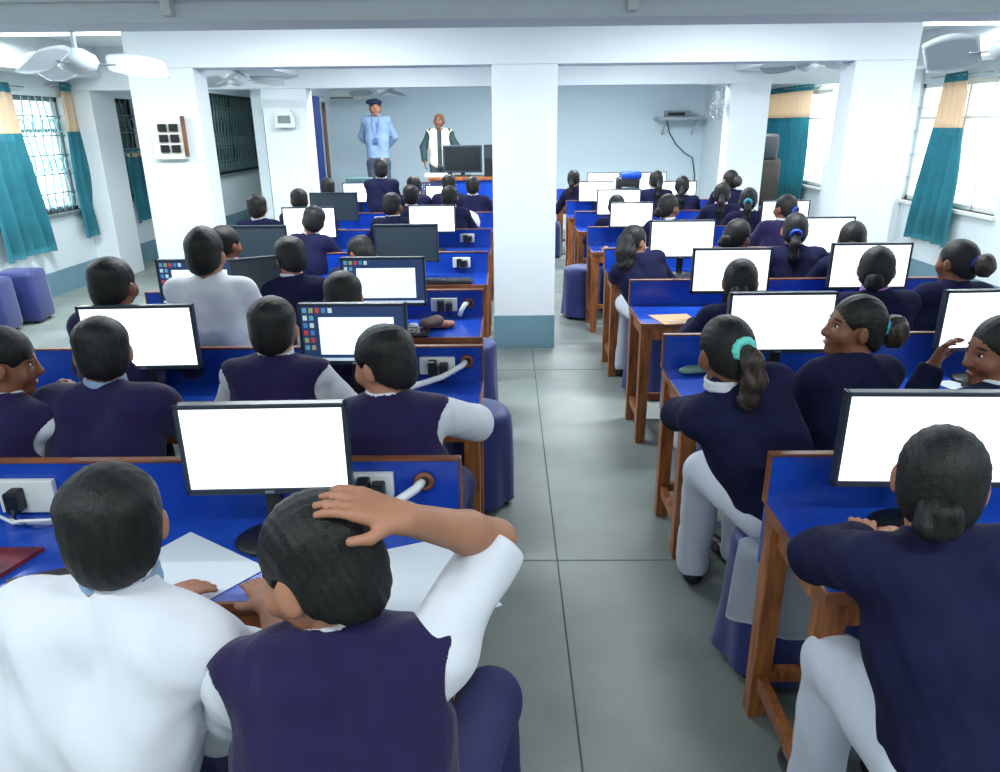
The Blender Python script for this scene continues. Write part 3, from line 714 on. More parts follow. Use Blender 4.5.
def ik(Sp, Tg, l1, l2, pole):
    v = Tg-Sp; L = min(np.linalg.norm(v), (l1+l2)*.995); u = nrm(v)
    a = (l1*l1-l2*l2+L*L)/(2*L); h = math.sqrt(max(l1*l1-a*a, 0))
    p = nrm(pole - (pole@u)*u)
    return Sp+u*a+p*h, Sp+u*L
def wob3(P, f, amp, ph=0):
    return amp*(np.sin(P[:, 0]*f*1.1+P[:, 2]*f*.9+ph) + .7*np.sin(P[:, 1]*f*1.3-P[:, 2]*f*.7+1.7*ph+2) + .6*np.sin((P[:, 0]-P[:, 1]+P[:, 2])*f*1.7+ph*2.3))/2.3
def bounds(prims, pad):
    lo = V(9, 9, 9)*1.; hi = -lo
    for p in prims:
        if p[0] == 'x': continue
        if p[0] == 'c':
            for q, r in ((p[1], p[3]), (p[2], p[4])): lo = np.minimum(lo, q-r); hi = np.maximum(hi, q+r)
        else:
            r = max(p[2]); lo = np.minimum(lo, p[1]-r); hi = np.maximum(hi, p[1]+r)
    return lo-pad, hi+pad
FIG = []
def figure(lab, head, cat='person', by=0, hy=None, hp=8, hr=0, lean=12, side=0, sroll=0, top='sweater', hair='boy', legs='navy', v=.012, s=1., skin=None,
           la=None, ra=None, face=False, hip=None, seat=.5, stand=None, neckcut=.058, bottom='seat', collar=True, extra=None, seated=True, tie=None, wid=1., hscale=1., sdrop=.062, hairm=None, lab2='', fold=1.):
    """la/ra: (hand target) or (elbow, wrist, hand dir, palm normal, thumb dir, curl) in world axes relative to the neck base."""
    skin = skin or SKIN
    if hy is None: hy = -math.degrees(math.atan2(head[0], head[1])) - by
    fl = stand if stand is not None else 0
    hs = s*hscale
    hc = V(head[0], head[1], head[2] - .112*hs)
    b = rad(by); rx0 = V(cos(b), sin(b), 0); fw0 = V(-sin(b), cos(b), 0)
    nd = nrm(V(0, 0, 1) + fw0*math.tan(rad(lean*.7+hp*.25)) + rx0*math.tan(rad(side*.6+hr*.3)))
    N = hc - nd*.100*s
    hz = (seat + .085) if stand is None else fl + .9*s
    if hip is None:
        hh = N[2]-hz; H = N - fw0*math.tan(rad(lean))*hh - rx0*math.tan(rad(side))*hh; H[2] = hz
    else: H = V(hip[0], hip[1], hz)
    root = V(H[0], H[1], fl)
    hc = hc-root; N = N-root; H = H-root
    u = nrm(N-H); sr = rad(sroll); rx = nrm(rx0*cos(sr) + V(0, 0, sin(sr)))
    f = nrm(np.cross(u, rx)); rx = np.cross(f, u)
    Ln = np.linalg.norm(N-H); w = wid*s
    Rh = rot(by+hy, hp, hr)
    hd = lambda x, y, z: hc + Rh@(V(x, y, z)*hs)
    sh = {k: N - u*sdrop*s + rx*k*.148*w for k in (-1, 1)}
    arms = {}
    for k, A in ((-1, la), (1, ra)):
        if A is None: A = (k*.13, .30, None)
        if len(A) == 3:
            tg = N + rx0*A[0] + fw0*A[1]; tg[2] = (N[2]+A[2]) if A[2] is not None else DZ+.045
            e, wr = ik(sh[k], tg, .25*s, .225*s, rx*k*.58 - V(0, 0, .75) - f*.1)
            hd_ = nrm(wr-e); hd_ = nrm(V(hd_[0], hd_[1], hd_[2]*.2) - rx0*k*.15); arms[k] = (e, wr, hd_, V(0, 0, -1), -rx0*k, .22)
        else: arms[k] = (N+V(*A[0]), N+V(*A[1]), nrm(A[2]), nrm(A[3]), nrm(A[4]), A[5])
    # ---- torso shapes
    def torso(g, neck=True):
        o = [('e', H + u*.02, V(.148*w+g, .115*s+g, .12*s+g), np.stack([rx, f, u], 1), .04)]
        for k in (-1, 1):
            o.append(('c', H+u*.06+rx*k*.052*w, H+u*Ln*.5+rx*k*.055*w, .095*s+g, .098*s+g, .04))
            o.append(('c', H+u*Ln*.5+rx*k*.055*w, N-u*.10*s+rx*k*.072*w, .098*s+g, .09*s+g, .04))
            o.append(('c', N-u*.058*s+rx*k*.03, sh[k], .054*s+g, .05*s+g, .035))
        o.append(('c', N-u*.07*s, N+u*.005, .062*s+g, .048*s+g, .04))
        return o
    # ---- body: one continuous skin surface
    body = [('c', N-u*.03, hd(0, -.018, -.05), .047*s, .046*s, .03),
            ('e', hd(0, -.008, .018), V(.071, .086, .084)*hs, Rh, .02), ('e', hd(0, .022, -.04), V(.054, .060, .064)*hs, Rh, .03),
            ('e', hd(0, .035, -.005), V(.056, .052, .075)*hs, Rh, .02), ('e', hd(0, .068, -.083), V(.02, .02, .018)*hs, Rh, .025)]
    for k in (-1, 1):
        body.append(('x', hd(k*.030, .096, .010), V(.019, .018, .012)*hs, Rh, .012))
        body.append(('e', hd(k*.040, .060, -.025), V(.024, .02, .022)*hs, Rh, .02))
        body.append(('e', hd(k*.074, -.002, -.010), V(.009, .021, .031)*hs, Rh@rot(k*-22, 0, 0), .006))
    body += [('c', hd(0, .082, .012), hd(0, .099, -.020), .007*hs, .012*hs, .012), ('e', hd(0, .094, -.026), V(.019, .010, .009)*hs, Rh, .008),
             ('e', hd(0, .082, -.050), V(.021, .009, .0065)*hs, Rh, .007), ('e', hd(0, .080, -.060), V(.018, .009, .006)*hs, Rh, .006)]
    tor = torso(-.012)
    for k in (-1, 1):
        e, wr, dh, pn, td, cu = arms[k]
        tor += [('c', sh[k], e, .044*s, .037*s, .02), ('c', e, e+(wr-e)*.35, .037*s, .036*s, .006), ('c', e+(wr-e)*.35, wr, .037*s, .025*s, .015)]
        tor += hand_prims(wr, dh, pn, td, s*.93, cu)
    # legs
    J = {}
    for k in (-1, 1):
        hp_ = H + rx0*k*.075*s - V(0, 0, .01)
        if stand is None:
            kn = hp_ + fw0*.40*s + rx0*k*.07*s; kn[2] = seat+.045; an = kn - fw0*.03; an[2] = .09
        else:
            kn = hp_*.5 + fw0*.015 + rx0*k*.05; kn[2] = .5*s; an = V(hp_[0], hp_[1], .09) + rx0*k*.04
        if extra and ('knee', k) in extra: kn = V(*extra[('knee', k)])-root
        if extra and ('ankle', k) in extra: an = V(*extra[('ankle', k)])-root
        J[k] = (hp_, kn, an)
        tor += [('c', hp_, kn, .078*s, .052*s, .03), ('c', kn, kn*.65+an*.35, .05*s, .05*s, .02), ('c', kn*.65+an*.35, an, .05*s, .032*s, .02),
                ('c', an-V(0, 0, .035), an-V(0, 0, .05)+fw0*.13, .032*s, .026*s, .02)]
    pb = body+tor
    def fb(P): return ev(pb, P)
    lo, hi = bounds(pb, .03)
    bo = obj_sdf('person', fb, lo, hi, v, skin, None)
    bo.location = root; tag(bo, lab, cat)
    if not seated: bo['group'] = 'men standing on the platform'
    # ---- clothing
    longs = top in ('sweater', 'jacket', 'uniform', 'whitelong')
    TM = {'sweater': NAVY, 'psweater': VEST, 'vest': SHIRT, 'white': SHIRT, 'whitelong': SHIRT, 'uniform': LBLUE, 'jacket': mat('dark_green_jacket_cloth', (40, 62, 66), .8), 'psweater2': VEST}[top]
    longs = longs or top == 'psweater'
    nk = (N-u*.02+f*.012, N+nd*.11*s)
    hemz = -.06 if bottom == 'seat' else bottom
    def cut_neck(d, P, r=neckcut): return smax(d, -d_cone(P, nk[0], nk[1], r*s*.86, r*s), .008)
    def hem(d, P, h): return smax(d, h-((P-H)@u), .012)
    def sleeves(g, frac, gw=.0):
        o = []
        for k in (-1, 1):
            e, wr = arms[k][:2]
            up = e if frac >= 1 else sh[k]+(e-sh[k])*frac
            o.append(('c', sh[k]-rx*k*.02, up, .052*s+g, .048*s+g+gw, .03))
            if frac > 1: o.append(('c', e, e+(wr-e)*(frac-1), .049*s+g, .036*s+g+gw, .02))
        return o
    def fold_(P): return wob3(P, 26, .0035*fold, head[0]*7) + wob3(P, 60, .0016*fold, head[1]*5)
    fr = 1.93 if longs else (.92 if top in ('vest', 'white') else 1.0)
    if extra and 'sleeve' in extra: fr = extra['sleeve']
    inner = torso(.004 if top != 'vest' else -.003) + sleeves(.012 if fold > 1.2 and longs else .006, fr, .006 if not longs else 0)
    def ft(P):
        d = ev(inner, P) + fold_(P)
        d = cut_neck(d, P)
        for k in (-1, 1):
            e, wr = arms[k][:2]; a = sh[k] if fr <= 1 else e; bb = e if fr <= 1 else wr
            ax = nrm(bb-a); endp = a + (bb-a)*(fr if fr <= 1 else fr-1)
            # crisp cuff: cut the rounded end of the sleeve near its tip only
            near = d_cone(P, endp, endp+ax*.02, .085*s, .085*s)
            cutd = (P-endp)@ax
            d = np.where(near < .0, smax(d, cutd-.022, .006), d)
        return hem(d, P, hemz)
    lo, hi = bounds(inner, .03)
    nm = {'sweater': 'sweater', 'psweater': 'sweater', 'vest': 'shirt', 'white': 'shirt', 'whitelong': 'shirt', 'uniform': 'uniform_shirt', 'jacket': 'jacket'}[top]
    obj_sdf(nm, ft, lo, hi, v, TM, bo)
    if top == 'vest' or top == 'jacket':
        vp = torso(.010)
        off = .03 if top == 'vest' else .0
        def fv(P):
            d = ev(vp, P) + fold_(P)*.8
            d = cut_neck(d, P, neckcut+.012)
            for k in (-1, 1):
                c = sh[k] + rx*k*.012
                e = arms[k][0]; ax = nrm(nrm(e-sh[k])*.45+rx*k*.8-u*.1)
                d = smax(d, -d_cone(P, c+ax*.03-u*.03, c+ax*.13-u*.045, .076*s, .10*s), .01)
            if top == 'jacket': d = smax(d, -(np.abs((P-N)@rx0)-.0) + -.0 + .028 - .0*P[:, 0], .004) if False else smax(d, .03-np.abs((P-N)@rx0) - 9*((P-N)@f < 0), .006)
            return hem(d, P, hemz-.01)
        lo, hi = bounds(vp, .03)
        obj_sdf('sweater_vest' if top == 'vest' else 'waistcoat', fv, lo, hi, v, VEST if top == 'vest' else mat('cream_wool', (226, 218, 196), .8), bo)
    if collar:
        cm = {'blue': LBLUE, 'purple': mat('purple_scarf_cloth', (168, 120, 205), .7)}.get(collar, SHIRT)
        c0 = N + u*.010 + f*.004; ca = nrm(nd*.9 + u*.3 - f*.25); cx_ = nrm(np.cross(ca, f)); cy_ = np.cross(ca, cx_)
        def fc(P):
            q = P-c0; z = q@ca; x = q@cx_; y = q@cy_
            rr = np.sqrt(x*x+y*y*1.0) - (.056*s + .25*np.clip(-z, 0, .03))
            d = np.sqrt(rr*rr + (np.maximum(np.abs(z)-.012*s, 0))**2) - .006*s
            return smax(d, -d_ell(P, c0+f*.07*s, V(.022, .03, .05)), .004)
        obj_sdf('collar' if collar != 'purple' else 'scarf', fc, c0-.12, c0+.12, min(v, .007), cm, bo)
    # trousers
    LM = {'navy': TROUS, 'white': SALW, 'dark': mat('charcoal_trouser_cloth', (62, 76, 92), .8)}[legs]
    tp = [('e', H, V(.15*w, .12*s, .105*s), np.stack([rx0, fw0, V(0, 0, 1)], 1), .04)]
    lw = .012 if legs == 'white' else .006
    for k in (-1, 1):
        a, kn, an = J[k]; tp += [('c', a, kn, .084*s+lw, .06*s+lw, .03), ('c', kn, an, .06*s+lw, .052*s+lw, .03)]
    def fl_(P): return smax(ev(tp, P) + wob3(P, 30, .004, head[0]), .045-P[:, 2], .01)
    lo, hi = bounds(tp, .03); obj_sdf('trousers', fl_, lo, hi, max(v, .008), LM, bo)
    if v <= .0101 or stand is not None:
        for k in (-1, 1):
            an = J[k][2]; c = V(an[0], an[1], .045)
            sp = [('c', c-fw0*.02, c+fw0*.075, .042*s, .036*s, .02), ('c', c+fw0*.075, c+fw0*.15-V(0, 0, .008), .036*s, .033*s, .02)]
            def fs(P): return smax(smax(ev(sp, P), -(P[:, 2]-.004), .004), P[:, 2]-.085, .01)
            obj_sdf('shoe', fs, c-.22, c+.22, .008, SHOE, bo)
    # hair
    hv = min(v, .0085)
    hm = hairm or HAIR
    girl = hair not in ('boy', 'beret', 'bald', 'tallboy')
    if hair not in ('bald',):
        th = .006 if girl else .0
        def hq(P): return (P-hc)@Rh/hs
        def cap(P):
            q = hq(P)
            d = d_ell(q, V(0, -.012, .024), V(.0805-th*.3, .0965-th, .094-th*.5 + (.016 if hair == 'tallboy' else 0)))
            d = smin(d, d_ell(q, V(0, -.034, -.034), V(.069, .063, .068)), .03)
            if not girl: d = smin(d, d_ell(q, V(0, -.022, .052), V(.079, .083, .058)), .012)
            sl = nrm(V(0, -.14, .17)); sl = nrm(V(0, -.64, .77))
            pl = -(q@sl) + (.0 if not girl else .006) + (-.022)*1.0
            pl = -((q-V(0, 0, -.026))@nrm(V(0, -.62, .78)))
            d = smax(d, pl, .006)
            if not girl: d = d + .0011*(np.sin(q[:, 0]*190+q[:, 2]*60)*np.sin(q[:, 1]*160+q[:, 2]*90)) + .0008*np.sin(q[:, 0]*330-q[:, 1]*250+q[:, 2]*90)
            else: d = d + .0010*np.sin(np.arctan2(q[:, 0], q[:, 2]+.05)*46)
            for k in (-1, 1): d = smax(d, -d_ell(q, V(k*.078, .012, -.014), V(.02, .026, .034)), .006)
            return d*hs
        ex = []
        if hair == 'bun': ex = [('e', hd(0, -.105, -.048), V(.043, .034, .042)*hs, Rh, .012), ('e', hd(.012, -.118, -.03), V(.026, .022, .024)*hs, Rh, .006), ('e', hd(-.014, -.12, -.062), V(.028, .022, .022)*hs, Rh, .006)]
        if hair == 'bigbun': ex = [('e', hd(0, -.135, -.01), V(.05, .046, .058)*hs, Rh, .012)]
        if hair in ('ponytail', 'plait', 'loose'):
            if hair == 'ponytail': pts = [(0, -.095, .01), (.012, -.125, -.03), (.02, -.128, -.09), (.008, -.115, -.15), (.012, -.10, -.205)]; rr = [.022, .03, .034, .028, .008]
            if hair == 'plait': pts = [(0, -.09, -.02), (0, -.115, -.08), (.0, -.115, -.16), (0, -.1, -.25), (0, -.09, -.33)]; rr = [.026, .03, .03, .027, .012]
            if hair == 'loose': pts = [(.0, -.06, -.02), (.02, -.085, -.1), (.04, -.09, -.18), (.06, -.08, -.25), (.075, -.07, -.3)]; rr = [.07, .068, .062, .05, .02]
            W3 = [hc + Rh@(V(p[0], p[1], 0)*hs) + (Rh@V(0, 0, p[2]*.25) + V(0, 0, p[2]*.75))*hs for p in pts]
            for i in range(len(W3)-1): ex.append(('c', W3[i], W3[i+1], rr[i]*hs, rr[i+1]*hs, .02))
        if hair in ('ponytail', 'plait', 'loose') or hair in ('bun', 'bigbun'):
            def fx(P):
                q = hq(P)
                return ev(ex, P) + .0022*np.sin(q[:, 0]*230+q[:, 2]*40)+.0016*np.sin(q[:, 1]*200-q[:, 2]*60)
            lo, hi = bounds(ex, .03)
            hx = obj_sdf({'bun': 'hair_bun', 'bigbun': 'hair_bun', 'loose': 'loose_hair'}.get(hair, hair), fx, lo, hi, hv, HAIRB if hair in ('bigbun', 'ponytail') else hm, bo)
        obj_sdf('hair', cap, hc-.14*hs, hc+.15*hs, hv, hm, bo)
        if tie:
            pz = {'ponytail': (0, -.098, .008), 'plait': (0, -.1, -.02), 'bigbun': (0, -.092, 0), 'bun': (0, -.08, -.02), 'loose': (0, -.09, .02)}[hair]
            c = hd(*pz); ax = nrm(Rh@V(0, -1, -.35)); a1 = nrm(np.cross(ax, V(0, 0, 1))); a2 = np.cross(ax, a1)
            def fti(P):
                q = P-c; z = q@ax; x = q@a1; y = q@a2; rr = np.sqrt(x*x+y*y)-.027*hs
                return np.sqrt(rr*rr+z*z) - .0125*hs*(1+.12*np.sin(np.arctan2(y, x)*12))
            obj_sdf('hair_tie', fti, c-.06, c+.06, min(v, .006), mat('hair_tie_'+tie, {'mint': (110, 225, 210), 'teal': (40, 160, 180), 'blue': (30, 70, 170)}[tie], .6), bo)
    if hair == 'beret':
        def fbr(P):
            q = (P-hc)@Rh/hs
            return smax(d_ell(q, V(.012, -.01, .07), V(.108, .112, .045)), -(q[:, 2]-.045), .01)*hs
        obj_sdf('beret', fbr, hc-.14*hs, hc+.15*hs, .008, mat('navy_felt', (24, 34, 66), .9), bo)
    if face:
        def blob(name, p, r, m, R=Rh):
            c = hd(*p); b_ = MB(); bmesh.ops.create_icosphere(b_.bm, subdivisions=3, radius=1)
            Mx = Matrix([[*(R[i]*np.array(r)*hs), c[i]] for i in range(3)] + [[0, 0, 0, 1]])
            bmesh.ops.transform(b_.bm, matrix=Mx, verts=b_.bm.verts); return b_.build(name, m, bo, True)
        for k in (-1, 1):
            Re = Rh@rot(k*-25, 0, 0); blob('eye', (k*.030, .0665, .009), (.0135, .0125, .0085), EYEW, Re)
            blob('iris', (k*.0315, .0770, .009), (.0058, .003, .0062), EYED, Re)
            blob('eyelid', (k*.0305, .0725, .0165), (.0155, .0075, .0028), BROW, Re)
            blob('eyebrow', (k*.032, .0735, .031), (.018, .005, .0033), BROW, Re@rot(0, 0, k*8))
        blob('lips', (0, .0885, -.055), (.019, .0055, .0075), LIP)
    FIG.append((bo, root))
    if seated and stand is None:
        stool(float(root[0]), float(root[1]), 'navy cloth-covered stool under the ' + (lab2 or lab.split(',')[0]), 0)
    return bo, dict(N=N+root, H=H+root, hc=hc+root, arms=arms, sh=sh, root=root, u=u, f=f)
# ------------------------------------------------------------------ people: front left
figure('boy in white shirt with short black hair, seated nearest the camera at left', (-.652, 1.04, 1.24), hy=20, hscale=.96, sdrop=.088, fold=2.2, hp=6, lean=14, hip=(-.72, .88), top='white', v=.006, legs='navy', wid=1.12, collar='blue', lab2='boy in white shirt nearest the camera')
figure('boy in purple vest scratching his head, seated at lower centre', (-.31, 1.02, 1.19), by=4, hy=62, hp=22, hr=4, hscale=1.12, lean=20, side=-28, sroll=6, hip=(-.24, .80), top='vest', v=.0045, legs='navy', wid=1.16,
       ra=((.26, .15, .07), (.122, .0, .20), (-.93, -.02, .36), (-.25, .35, -1), (-.35, -1, -.45), .26), la=(-.12, .25, None), fold=1.8, lab2='boy in purple vest scratching his head',
       extra={('knee', 1): (-.045, 1.27, .55), ('ankle', 1): (-.03, 1.27, .09), 'sleeve': .86})
# second left row
figure('boy resting his chin on his hand, cut by the left edge', (-1.55, 2.10, 1.19), hy=-62, hp=12, lean=14, side=12, top='vest', v=.008, face=True, ra=((.2, .17, -.2), (.175, .15, -.10), (-.30, -.22, 1), (-.8, -.5, 0), (-.5, .8, 0), .55), skin=SKIND, lab2='boy resting his chin at left edge')
figure('round-headed boy in long-sleeved purple sweater, back to camera at left', (-1.275, 2.17, 1.2), hy=26, hp=10, lean=16, top='psweater', v=.008, collar='blue', wid=1.22, lab2='round-headed boy in purple sweater')
figure('boy in purple vest and white collar, in front of the icon screen', (-.815, 2.44, 1.2), hy=2, hp=6, lean=10, top='vest', v=.008, lab2='boy in purple vest before the icon screen')
figure('boy in dark purple vest turned left, elbow resting at aisle end of second left desk', (-.365, 2.04, 1.2), hy=60, hp=14, lean=16, side=-4, top='vest', v=.007, face=True, ra=((.27, .17, -.16), (.1, .30, -.2), (-1, .4, 0), (0, 0, -1), (-.3, 1, 0), .3), lab2='boy in dark vest turned left')
# third left row
figure('boy with neat black hair behind the leftmost lit monitor', (-1.58, 2.86, 1.27), hy=-8, hp=6, lean=10, top='psweater', v=.009, skin=SKIND, lab2='boy behind the leftmost lit monitor')
figure('tall boy in white shirt standing out above the second left desks', (-1.364, 3.28, 1.32), hy=-4, hp=2, lean=2, top='white', hair='tallboy', v=.008, wid=1.08, lab2='tall boy in white shirt')
figure('boy whose cropped black head shows just above the icon-screen monitor', (-.70, 3.04, 1.17), hy=8, hp=14, lean=14, top='vest', v=.009, lab2='boy just above the icon screen')
figure('boy laying his head down toward the left on fourth left desk', (-.95, 4.72, 1.08), hy=60, hp=35, hr=10, lean=35, top='sweater', v=.011, skin=SKIND, lab2='boy laying his head down')
figure('boy in plain navy sweater facing third left desk, skin at his left ear', (-1.17, 3.90, 1.2), hy=38, hp=10, lean=12, top='sweater', v=.010, wid=1.1, lab2='boy in plain navy sweater')
figure('boy glancing right just behind the tall boy in white shirt', (-1.69, 4.37, 1.2), hy=-32, hp=6, lean=10, top='sweater', v=.011, skin=SKIND, lab2='boy glancing right behind the tall boy')
# fourth to seventh left rows
figure('pupil with tilted dark head and navy sweater before fifth left lit monitor', (-1.44, 5.48, 1.2), hp=12, hr=18, lean=20, by=-20, top='sweater', v=.012, lab2='pupil with tilted dark head')
figure('boy with white collar sitting below the dark grilled window', (-2.12, 6.3, 1.22), hy=2, hp=4, lean=8, top='sweater', v=.012, lab2='boy below the dark grilled window')
figure('pupil with rounded black hair beside the far lit monitor near the left pillar', (-1.98, 7.1, 1.2), hp=6, lean=8, top='sweater', v=.012, lab2='pupil with rounded hair near the left pillar')
figure('boy seen from behind with skin at right cheek, left of the fifth left lit monitor', (-1.0, 6.55, 1.2), hy=-26, hp=8, lean=14, top='sweater', v=.012, skin=SKIND, lab2='boy left of the fifth left lit monitor')
figure('pupil at far left beside the small lit monitor, below the partition wall', (-2.04, 8.55, 1.2), hp=6, lean=8, top='sweater', v=.013, lab2='pupil below the partition wall')
figure('tall-sitting boy with white collar directly below the man in the beret', (-1.42, 8.55, 1.40), hp=2, lean=4, top='sweater', v=.013, hair='tallboy', legs='navy', lab2='tall-sitting boy below the beret man')
figure('dark-haired pupil left of the older man among far left heads', (-1.08, 8.75, 1.2), hp=6, lean=8, hy=20, top='sweater', v=.013, lab2='dark-haired pupil left of the older man')
figure('pupil in navy beside the desktop screen among far left heads', (-.66, 8.7, 1.22), hp=6, lean=8, top='sweater', v=.013, lab2='pupil beside the far desktop screen')
figure('pupil with black hair next to the white helmet', (-.55, 7.3, 1.2), hp=8, lean=8, top='sweater', v=.013, lab2='pupil next to the white helmet')
figure('pupil with broad black head before the blue desktop screen at far left', (-.95, 7.45, 1.2), hp=8, lean=14, top='sweater', v=.013, lab2='pupil with broad head before the far desktop screen')
figure('pupil at the far end of left rows, nearest the central pillar', (-.38, 8.6, 1.2), hp=8, lean=8, top='sweater', v=.013, lab2='pupil nearest the central pillar')
# ------------------------------------------------------------------ people: right
figure('girl with low black bun in navy sweater, nearest the camera at right', (.845, 1.27, 1.2), hy=-28, hp=10, fold=1.6, lean=10, hip=(.88, 1.04), top='sweater', hair='bun', legs='white', v=.0055, wid=1.05, bottom=-.19, extra={('knee', -1): (.79, 1.42, .52), ('ankle', -1): (.80, 1.44, .09)}, lab2='girl with low black bun', collar=False,
       la=((-.150, .14, -.15), (.02, .29, -.205), (.5, 1, 0), (0, 0, -1), (1, -.4, 0), .2), ra=(.18, .28, None))
figure('girl in navy sweater with mint scrunchie and ponytail', (.675, 2.13, 1.2), wid=.92, hy=15, hp=16, hr=-6, lean=14, hip=(.90, 2.06), top='sweater', hair='ponytail', legs='white', v=.006, tie='mint', bottom=-.16, skin=SKIND, lab2='girl with mint scrunchie', la=((-.10, .17, -.17), (.08, .29, -.17), (1, .6, 0), (0, 0, -1), (.3, 1, 0), .3),
       extra={('knee', -1): (.73, 2.42, .53), ('ankle', -1): (.74, 2.5, .09)})
figure('girl shown in profile facing left, dark hair in a puffy bun', (1.19, 2.40, 1.2), by=18, hy=70, hp=-2, lean=14, side=4, top='sweater', hair='bigbun', legs='white', v=.0055, tie='teal', face=True, skin=SKIND, collar=False, lab2='girl shown in profile')
figure('girl cut by the right edge, looking left with hand near her chin', (1.50, 2.11, 1.2), by=20, hy=68, hp=10, lean=12, top='sweater', hair='bun', legs='white', v=.007, face=True, skin=SKIND, la=((-.15, .2, -.2), (-.08, .22, -.02), (.2, -.2, 1), (.6, -.6, 0), (.4, .8, 0), .5), lab2='girl cut by the right edge')
figure('girl with smooth black hair facing the third right monitor beside tan paper', (1.11, 3.40, 1.15), hp=8, lean=14, side=-2, top='sweater', hair='bun', legs='white', v=.009, lab2='girl facing the third right monitor', collar=False)
figure('girl with a purple scarf collar seen from behind', (1.755, 3.42, 1.2), hp=4, lean=12, side=-2, top='sweater', hair='bun', legs='white', v=.009, collar='purple', wid=1.1, lab2='girl with a purple scarf collar')
figure('girl with curly bun and blue clip at far right, looking left', (2.24, 3.6, 1.2), by=0, hy=28, hp=6, lean=10, top='sweater', hair='bigbun', legs='white', v=.009, tie='blue', skin=SKIND, lab2='girl with curly bun and blue clip', collar=False)
figure('pupil whose crown of black hair shows above third right monitor', (2.13, 4.5, 1.18), hp=6, lean=8, top='sweater', hair='bun', legs='white', v=.011, lab2='pupil showing above third right monitor')
figure('girl with blue tie and long ponytail down her navy back', (1.85, 4.7, 1.21), hy=-16, hp=4, lean=10, top='sweater', hair='plait', legs='white', v=.010, tie='blue', wid=1.1, lab2='girl with blue tie and long ponytail', collar=False)
figure('girl with greyish combed hair bending right with striped collar', (1.47, 4.66, 1.18), hy=-50, hp=14, hr=8, lean=18, top='sweater', hair='bun', legs='white', v=.010, lab2='girl with greyish combed hair', skin=SKIND)
figure('leaning girl with long loose black hair over fourth right desk', (.85, 4.86, 1.12), hy=-55, hp=22, hr=-4, lean=24, hip=(.98, 4.70), wid=.95, la=((-.09, .16, -.16), (.08, .28, -.17), (1, .6, 0), (0, 0, -1), (.3, 1, 0), .3), top='sweater', hair='loose', legs='white', v=.009, lab2='leaning girl with long loose hair', face=False, collar=False)
figure('pupil peeking out behind the fifth right lit monitor', (1.06, 7.1, 1.12), hp=6, lean=8, top='sweater', hair='bun', legs='white', v=.012, lab2='pupil peeking by fifth right monitor')
figure('girl turned right with skin at her jaw, right of the fifth right monitor', (1.36, 6.2, 1.2), hy=-55, hp=8, lean=12, top='sweater', hair='bun', legs='white', v=.012, skin=SKIND, lab2='girl turned right by fifth monitor')
figure('girl with dark collar-length hair in front of the pale far wall', (1.98, 8.4, 1.2), hp=6, lean=8, top='sweater', hair='plait', legs='white', v=.013, lab2='girl before the pale far wall')
figure('girl with long straight plait at the farthest right row', (1.72, 8.6, 1.25), hp=6, hy=10, lean=8, top='sweater', hair='plait', legs='white', v=.013, lab2='girl with long straight plait')
figure('girl with long smooth hair before far right lit monitor', (2.13, 7.35, 1.2), hp=6, lean=8, top='sweater', hair='plait', legs='white', v=.012, lab2='girl with long smooth hair')
figure('girl with plait and light blue tie below far right pillar', (2.2, 6.75, 1.2), hp=6, lean=8, top='sweater', hair='plait', legs='white', v=.012, tie='teal', lab2='girl with plait and light blue tie')
figure('pupil with round bun of hair right against the far right pillar', (2.45, 8.2, 1.27), hy=20, hp=4, lean=8, top='sweater', hair='bigbun', legs='white', v=.013, lab2='pupil against the far right pillar')
figure('girl with royal blue headband and navy back near far right', (2.28, 6.05, 1.2), hy=30, hp=6, lean=12, side=3, top='psweater', hair='plait', legs='white', v=.011, tie='blue', skin=SKIND, lab2='girl with royal blue headband', wid=1.1)
figure('pupil at the aisle end of the farthest right desks', (.88, 9.7, 1.2), hp=6, hy=-20, hip=(1.02, 9.6), wid=.9, lean=6, top='sweater', hair='plait', legs='white', v=.013, lab2='pupil at the farthest right aisle end')
# kurta cloth over the stool of the ponytail girl
t = MB()
def _k(u, v):
    a = -2.75 + 2.0*u; z = .515 - .0*v; r = .186 + .015*v + .005*sin(a*9)*v
    zz = .505 - .27*v + .012*sin(a*5)
    if v < .12: return (.0 + (r-.07*(1-v/.12))*cos(a), (r-.07*(1-v/.12))*sin(a), .512 - .01*v)
    return (r*cos(a), r*sin(a), zz)
for o_, r_0 in FIG:
    if 'mint' in o_['label']:
        t.sheet(_k, 40, 18, .005); kk = t.build('kurta_tail', SALW, o_, True)
        break
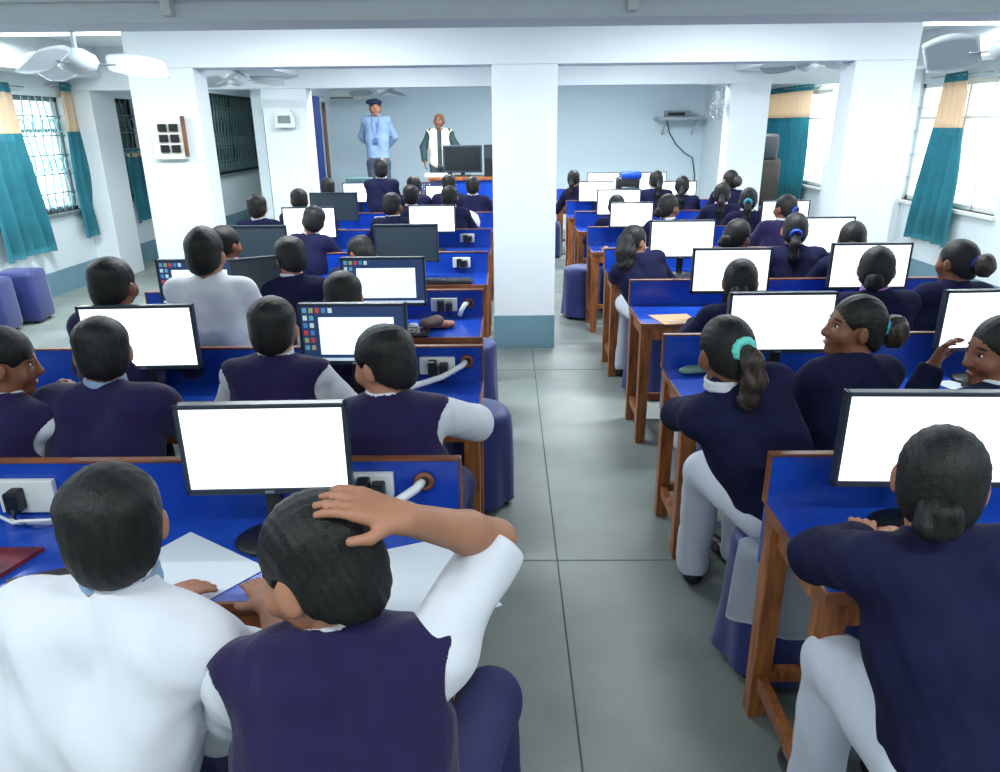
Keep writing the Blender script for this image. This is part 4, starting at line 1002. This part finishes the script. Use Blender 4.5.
# ------------------------------------------------------------------ the two men
bo, I = figure('man in navy beret and pale blue uniform shirt with hands behind back', (-1.85, 11.0, 2.12), by=180, hy=12, hp=0, lean=0, top='uniform', hair='beret', legs='dark', v=.009, s=1.06, stand=.3, face=True, seated=False, wid=1.02, collar='blue',
       la=((.235, .10, -.28), (.10, .19, -.44), (-1, .1, -.2), (0, 1, 0), (0, .2, -1), .3), ra=((-.235, .10, -.28), (-.10, .19, -.44), (1, .1, -.2), (0, 1, 0), (0, .2, -1), .3), bottom=.06)
N_ = I['N']-I['root']
b = MB(); b.tube([(N_[0]-.05, N_[1]-.05, N_[2]+.0), (N_[0]-.04, N_[1]-.125, N_[2]-.12), (N_[0], N_[1]-.13, N_[2]-.3), (N_[0]+.04, N_[1]-.125, N_[2]-.12), (N_[0]+.05, N_[1]-.05, N_[2])], .005, 6).build('lanyard', mat('blue_ribbon', (70, 100, 160), .6), bo, True)
MB().box((N_[0]-.035, N_[1]-.138, N_[2]-.37), (N_[0]+.035, N_[1]-.13, N_[2]-.3), .003).build('identity_card', mat('card_blue', (80, 100, 150), .4), bo)
figure('older bald man in dark jacket and cream waistcoat over a pale blue shirt', (-.96, 11.15, 1.93), by=180, hy=-8, hp=4, lean=2, top='jacket', hair='bald', legs='dark', v=.009, s=1.02, stand=.3, face=True, seated=False, wid=1.0, skin=SKIND, collar='blue',
       la=((.24, -.04, -.25), (.2, -.16, -.42), (-.1, -.6, -.8), (-1, 0, 0), (0, -1, 0), .3), ra=((-.24, -.0, -.25), (-.22, -.14, -.44), (.1, -.5, -.8), (1, 0, 0), (0, -1, 0), .3), bottom=-.04)
# ------------------------------------------------------------------ camera
cam = bpy.data.cameras.new('camera'); co_ = bpy.data.objects.new('camera', cam); COL.objects.link(co_)
p_, a_, r_ = rad(19.85), rad(.6), rad(.6)
Fv = Vector((-sin(a_)*cos(p_), cos(a_)*cos(p_), -sin(p_))); Rv = Vector((cos(a_), sin(a_), 0)); Uv = Rv.cross(Fv)
R2 = Rv*cos(r_) - Uv*sin(r_); U2 = Uv*cos(r_) + Rv*sin(r_)
Mc = Matrix((R2, U2, -Fv)).transposed().to_4x4(); Mc.translation = (0, 0, 1.75)
co_.matrix_world = Mc
cam.sensor_width = 36; cam.lens = 722*36/1000; cam.clip_start = .05
S.camera = co_
vs = S.view_settings; vs.view_transform = 'Standard'; vs.look = 'None'; vs.gamma = 1; vs.exposure = 0; vs.use_curve_mapping = False
S.cycles.use_denoising = True; S.cycles.max_bounces = 8
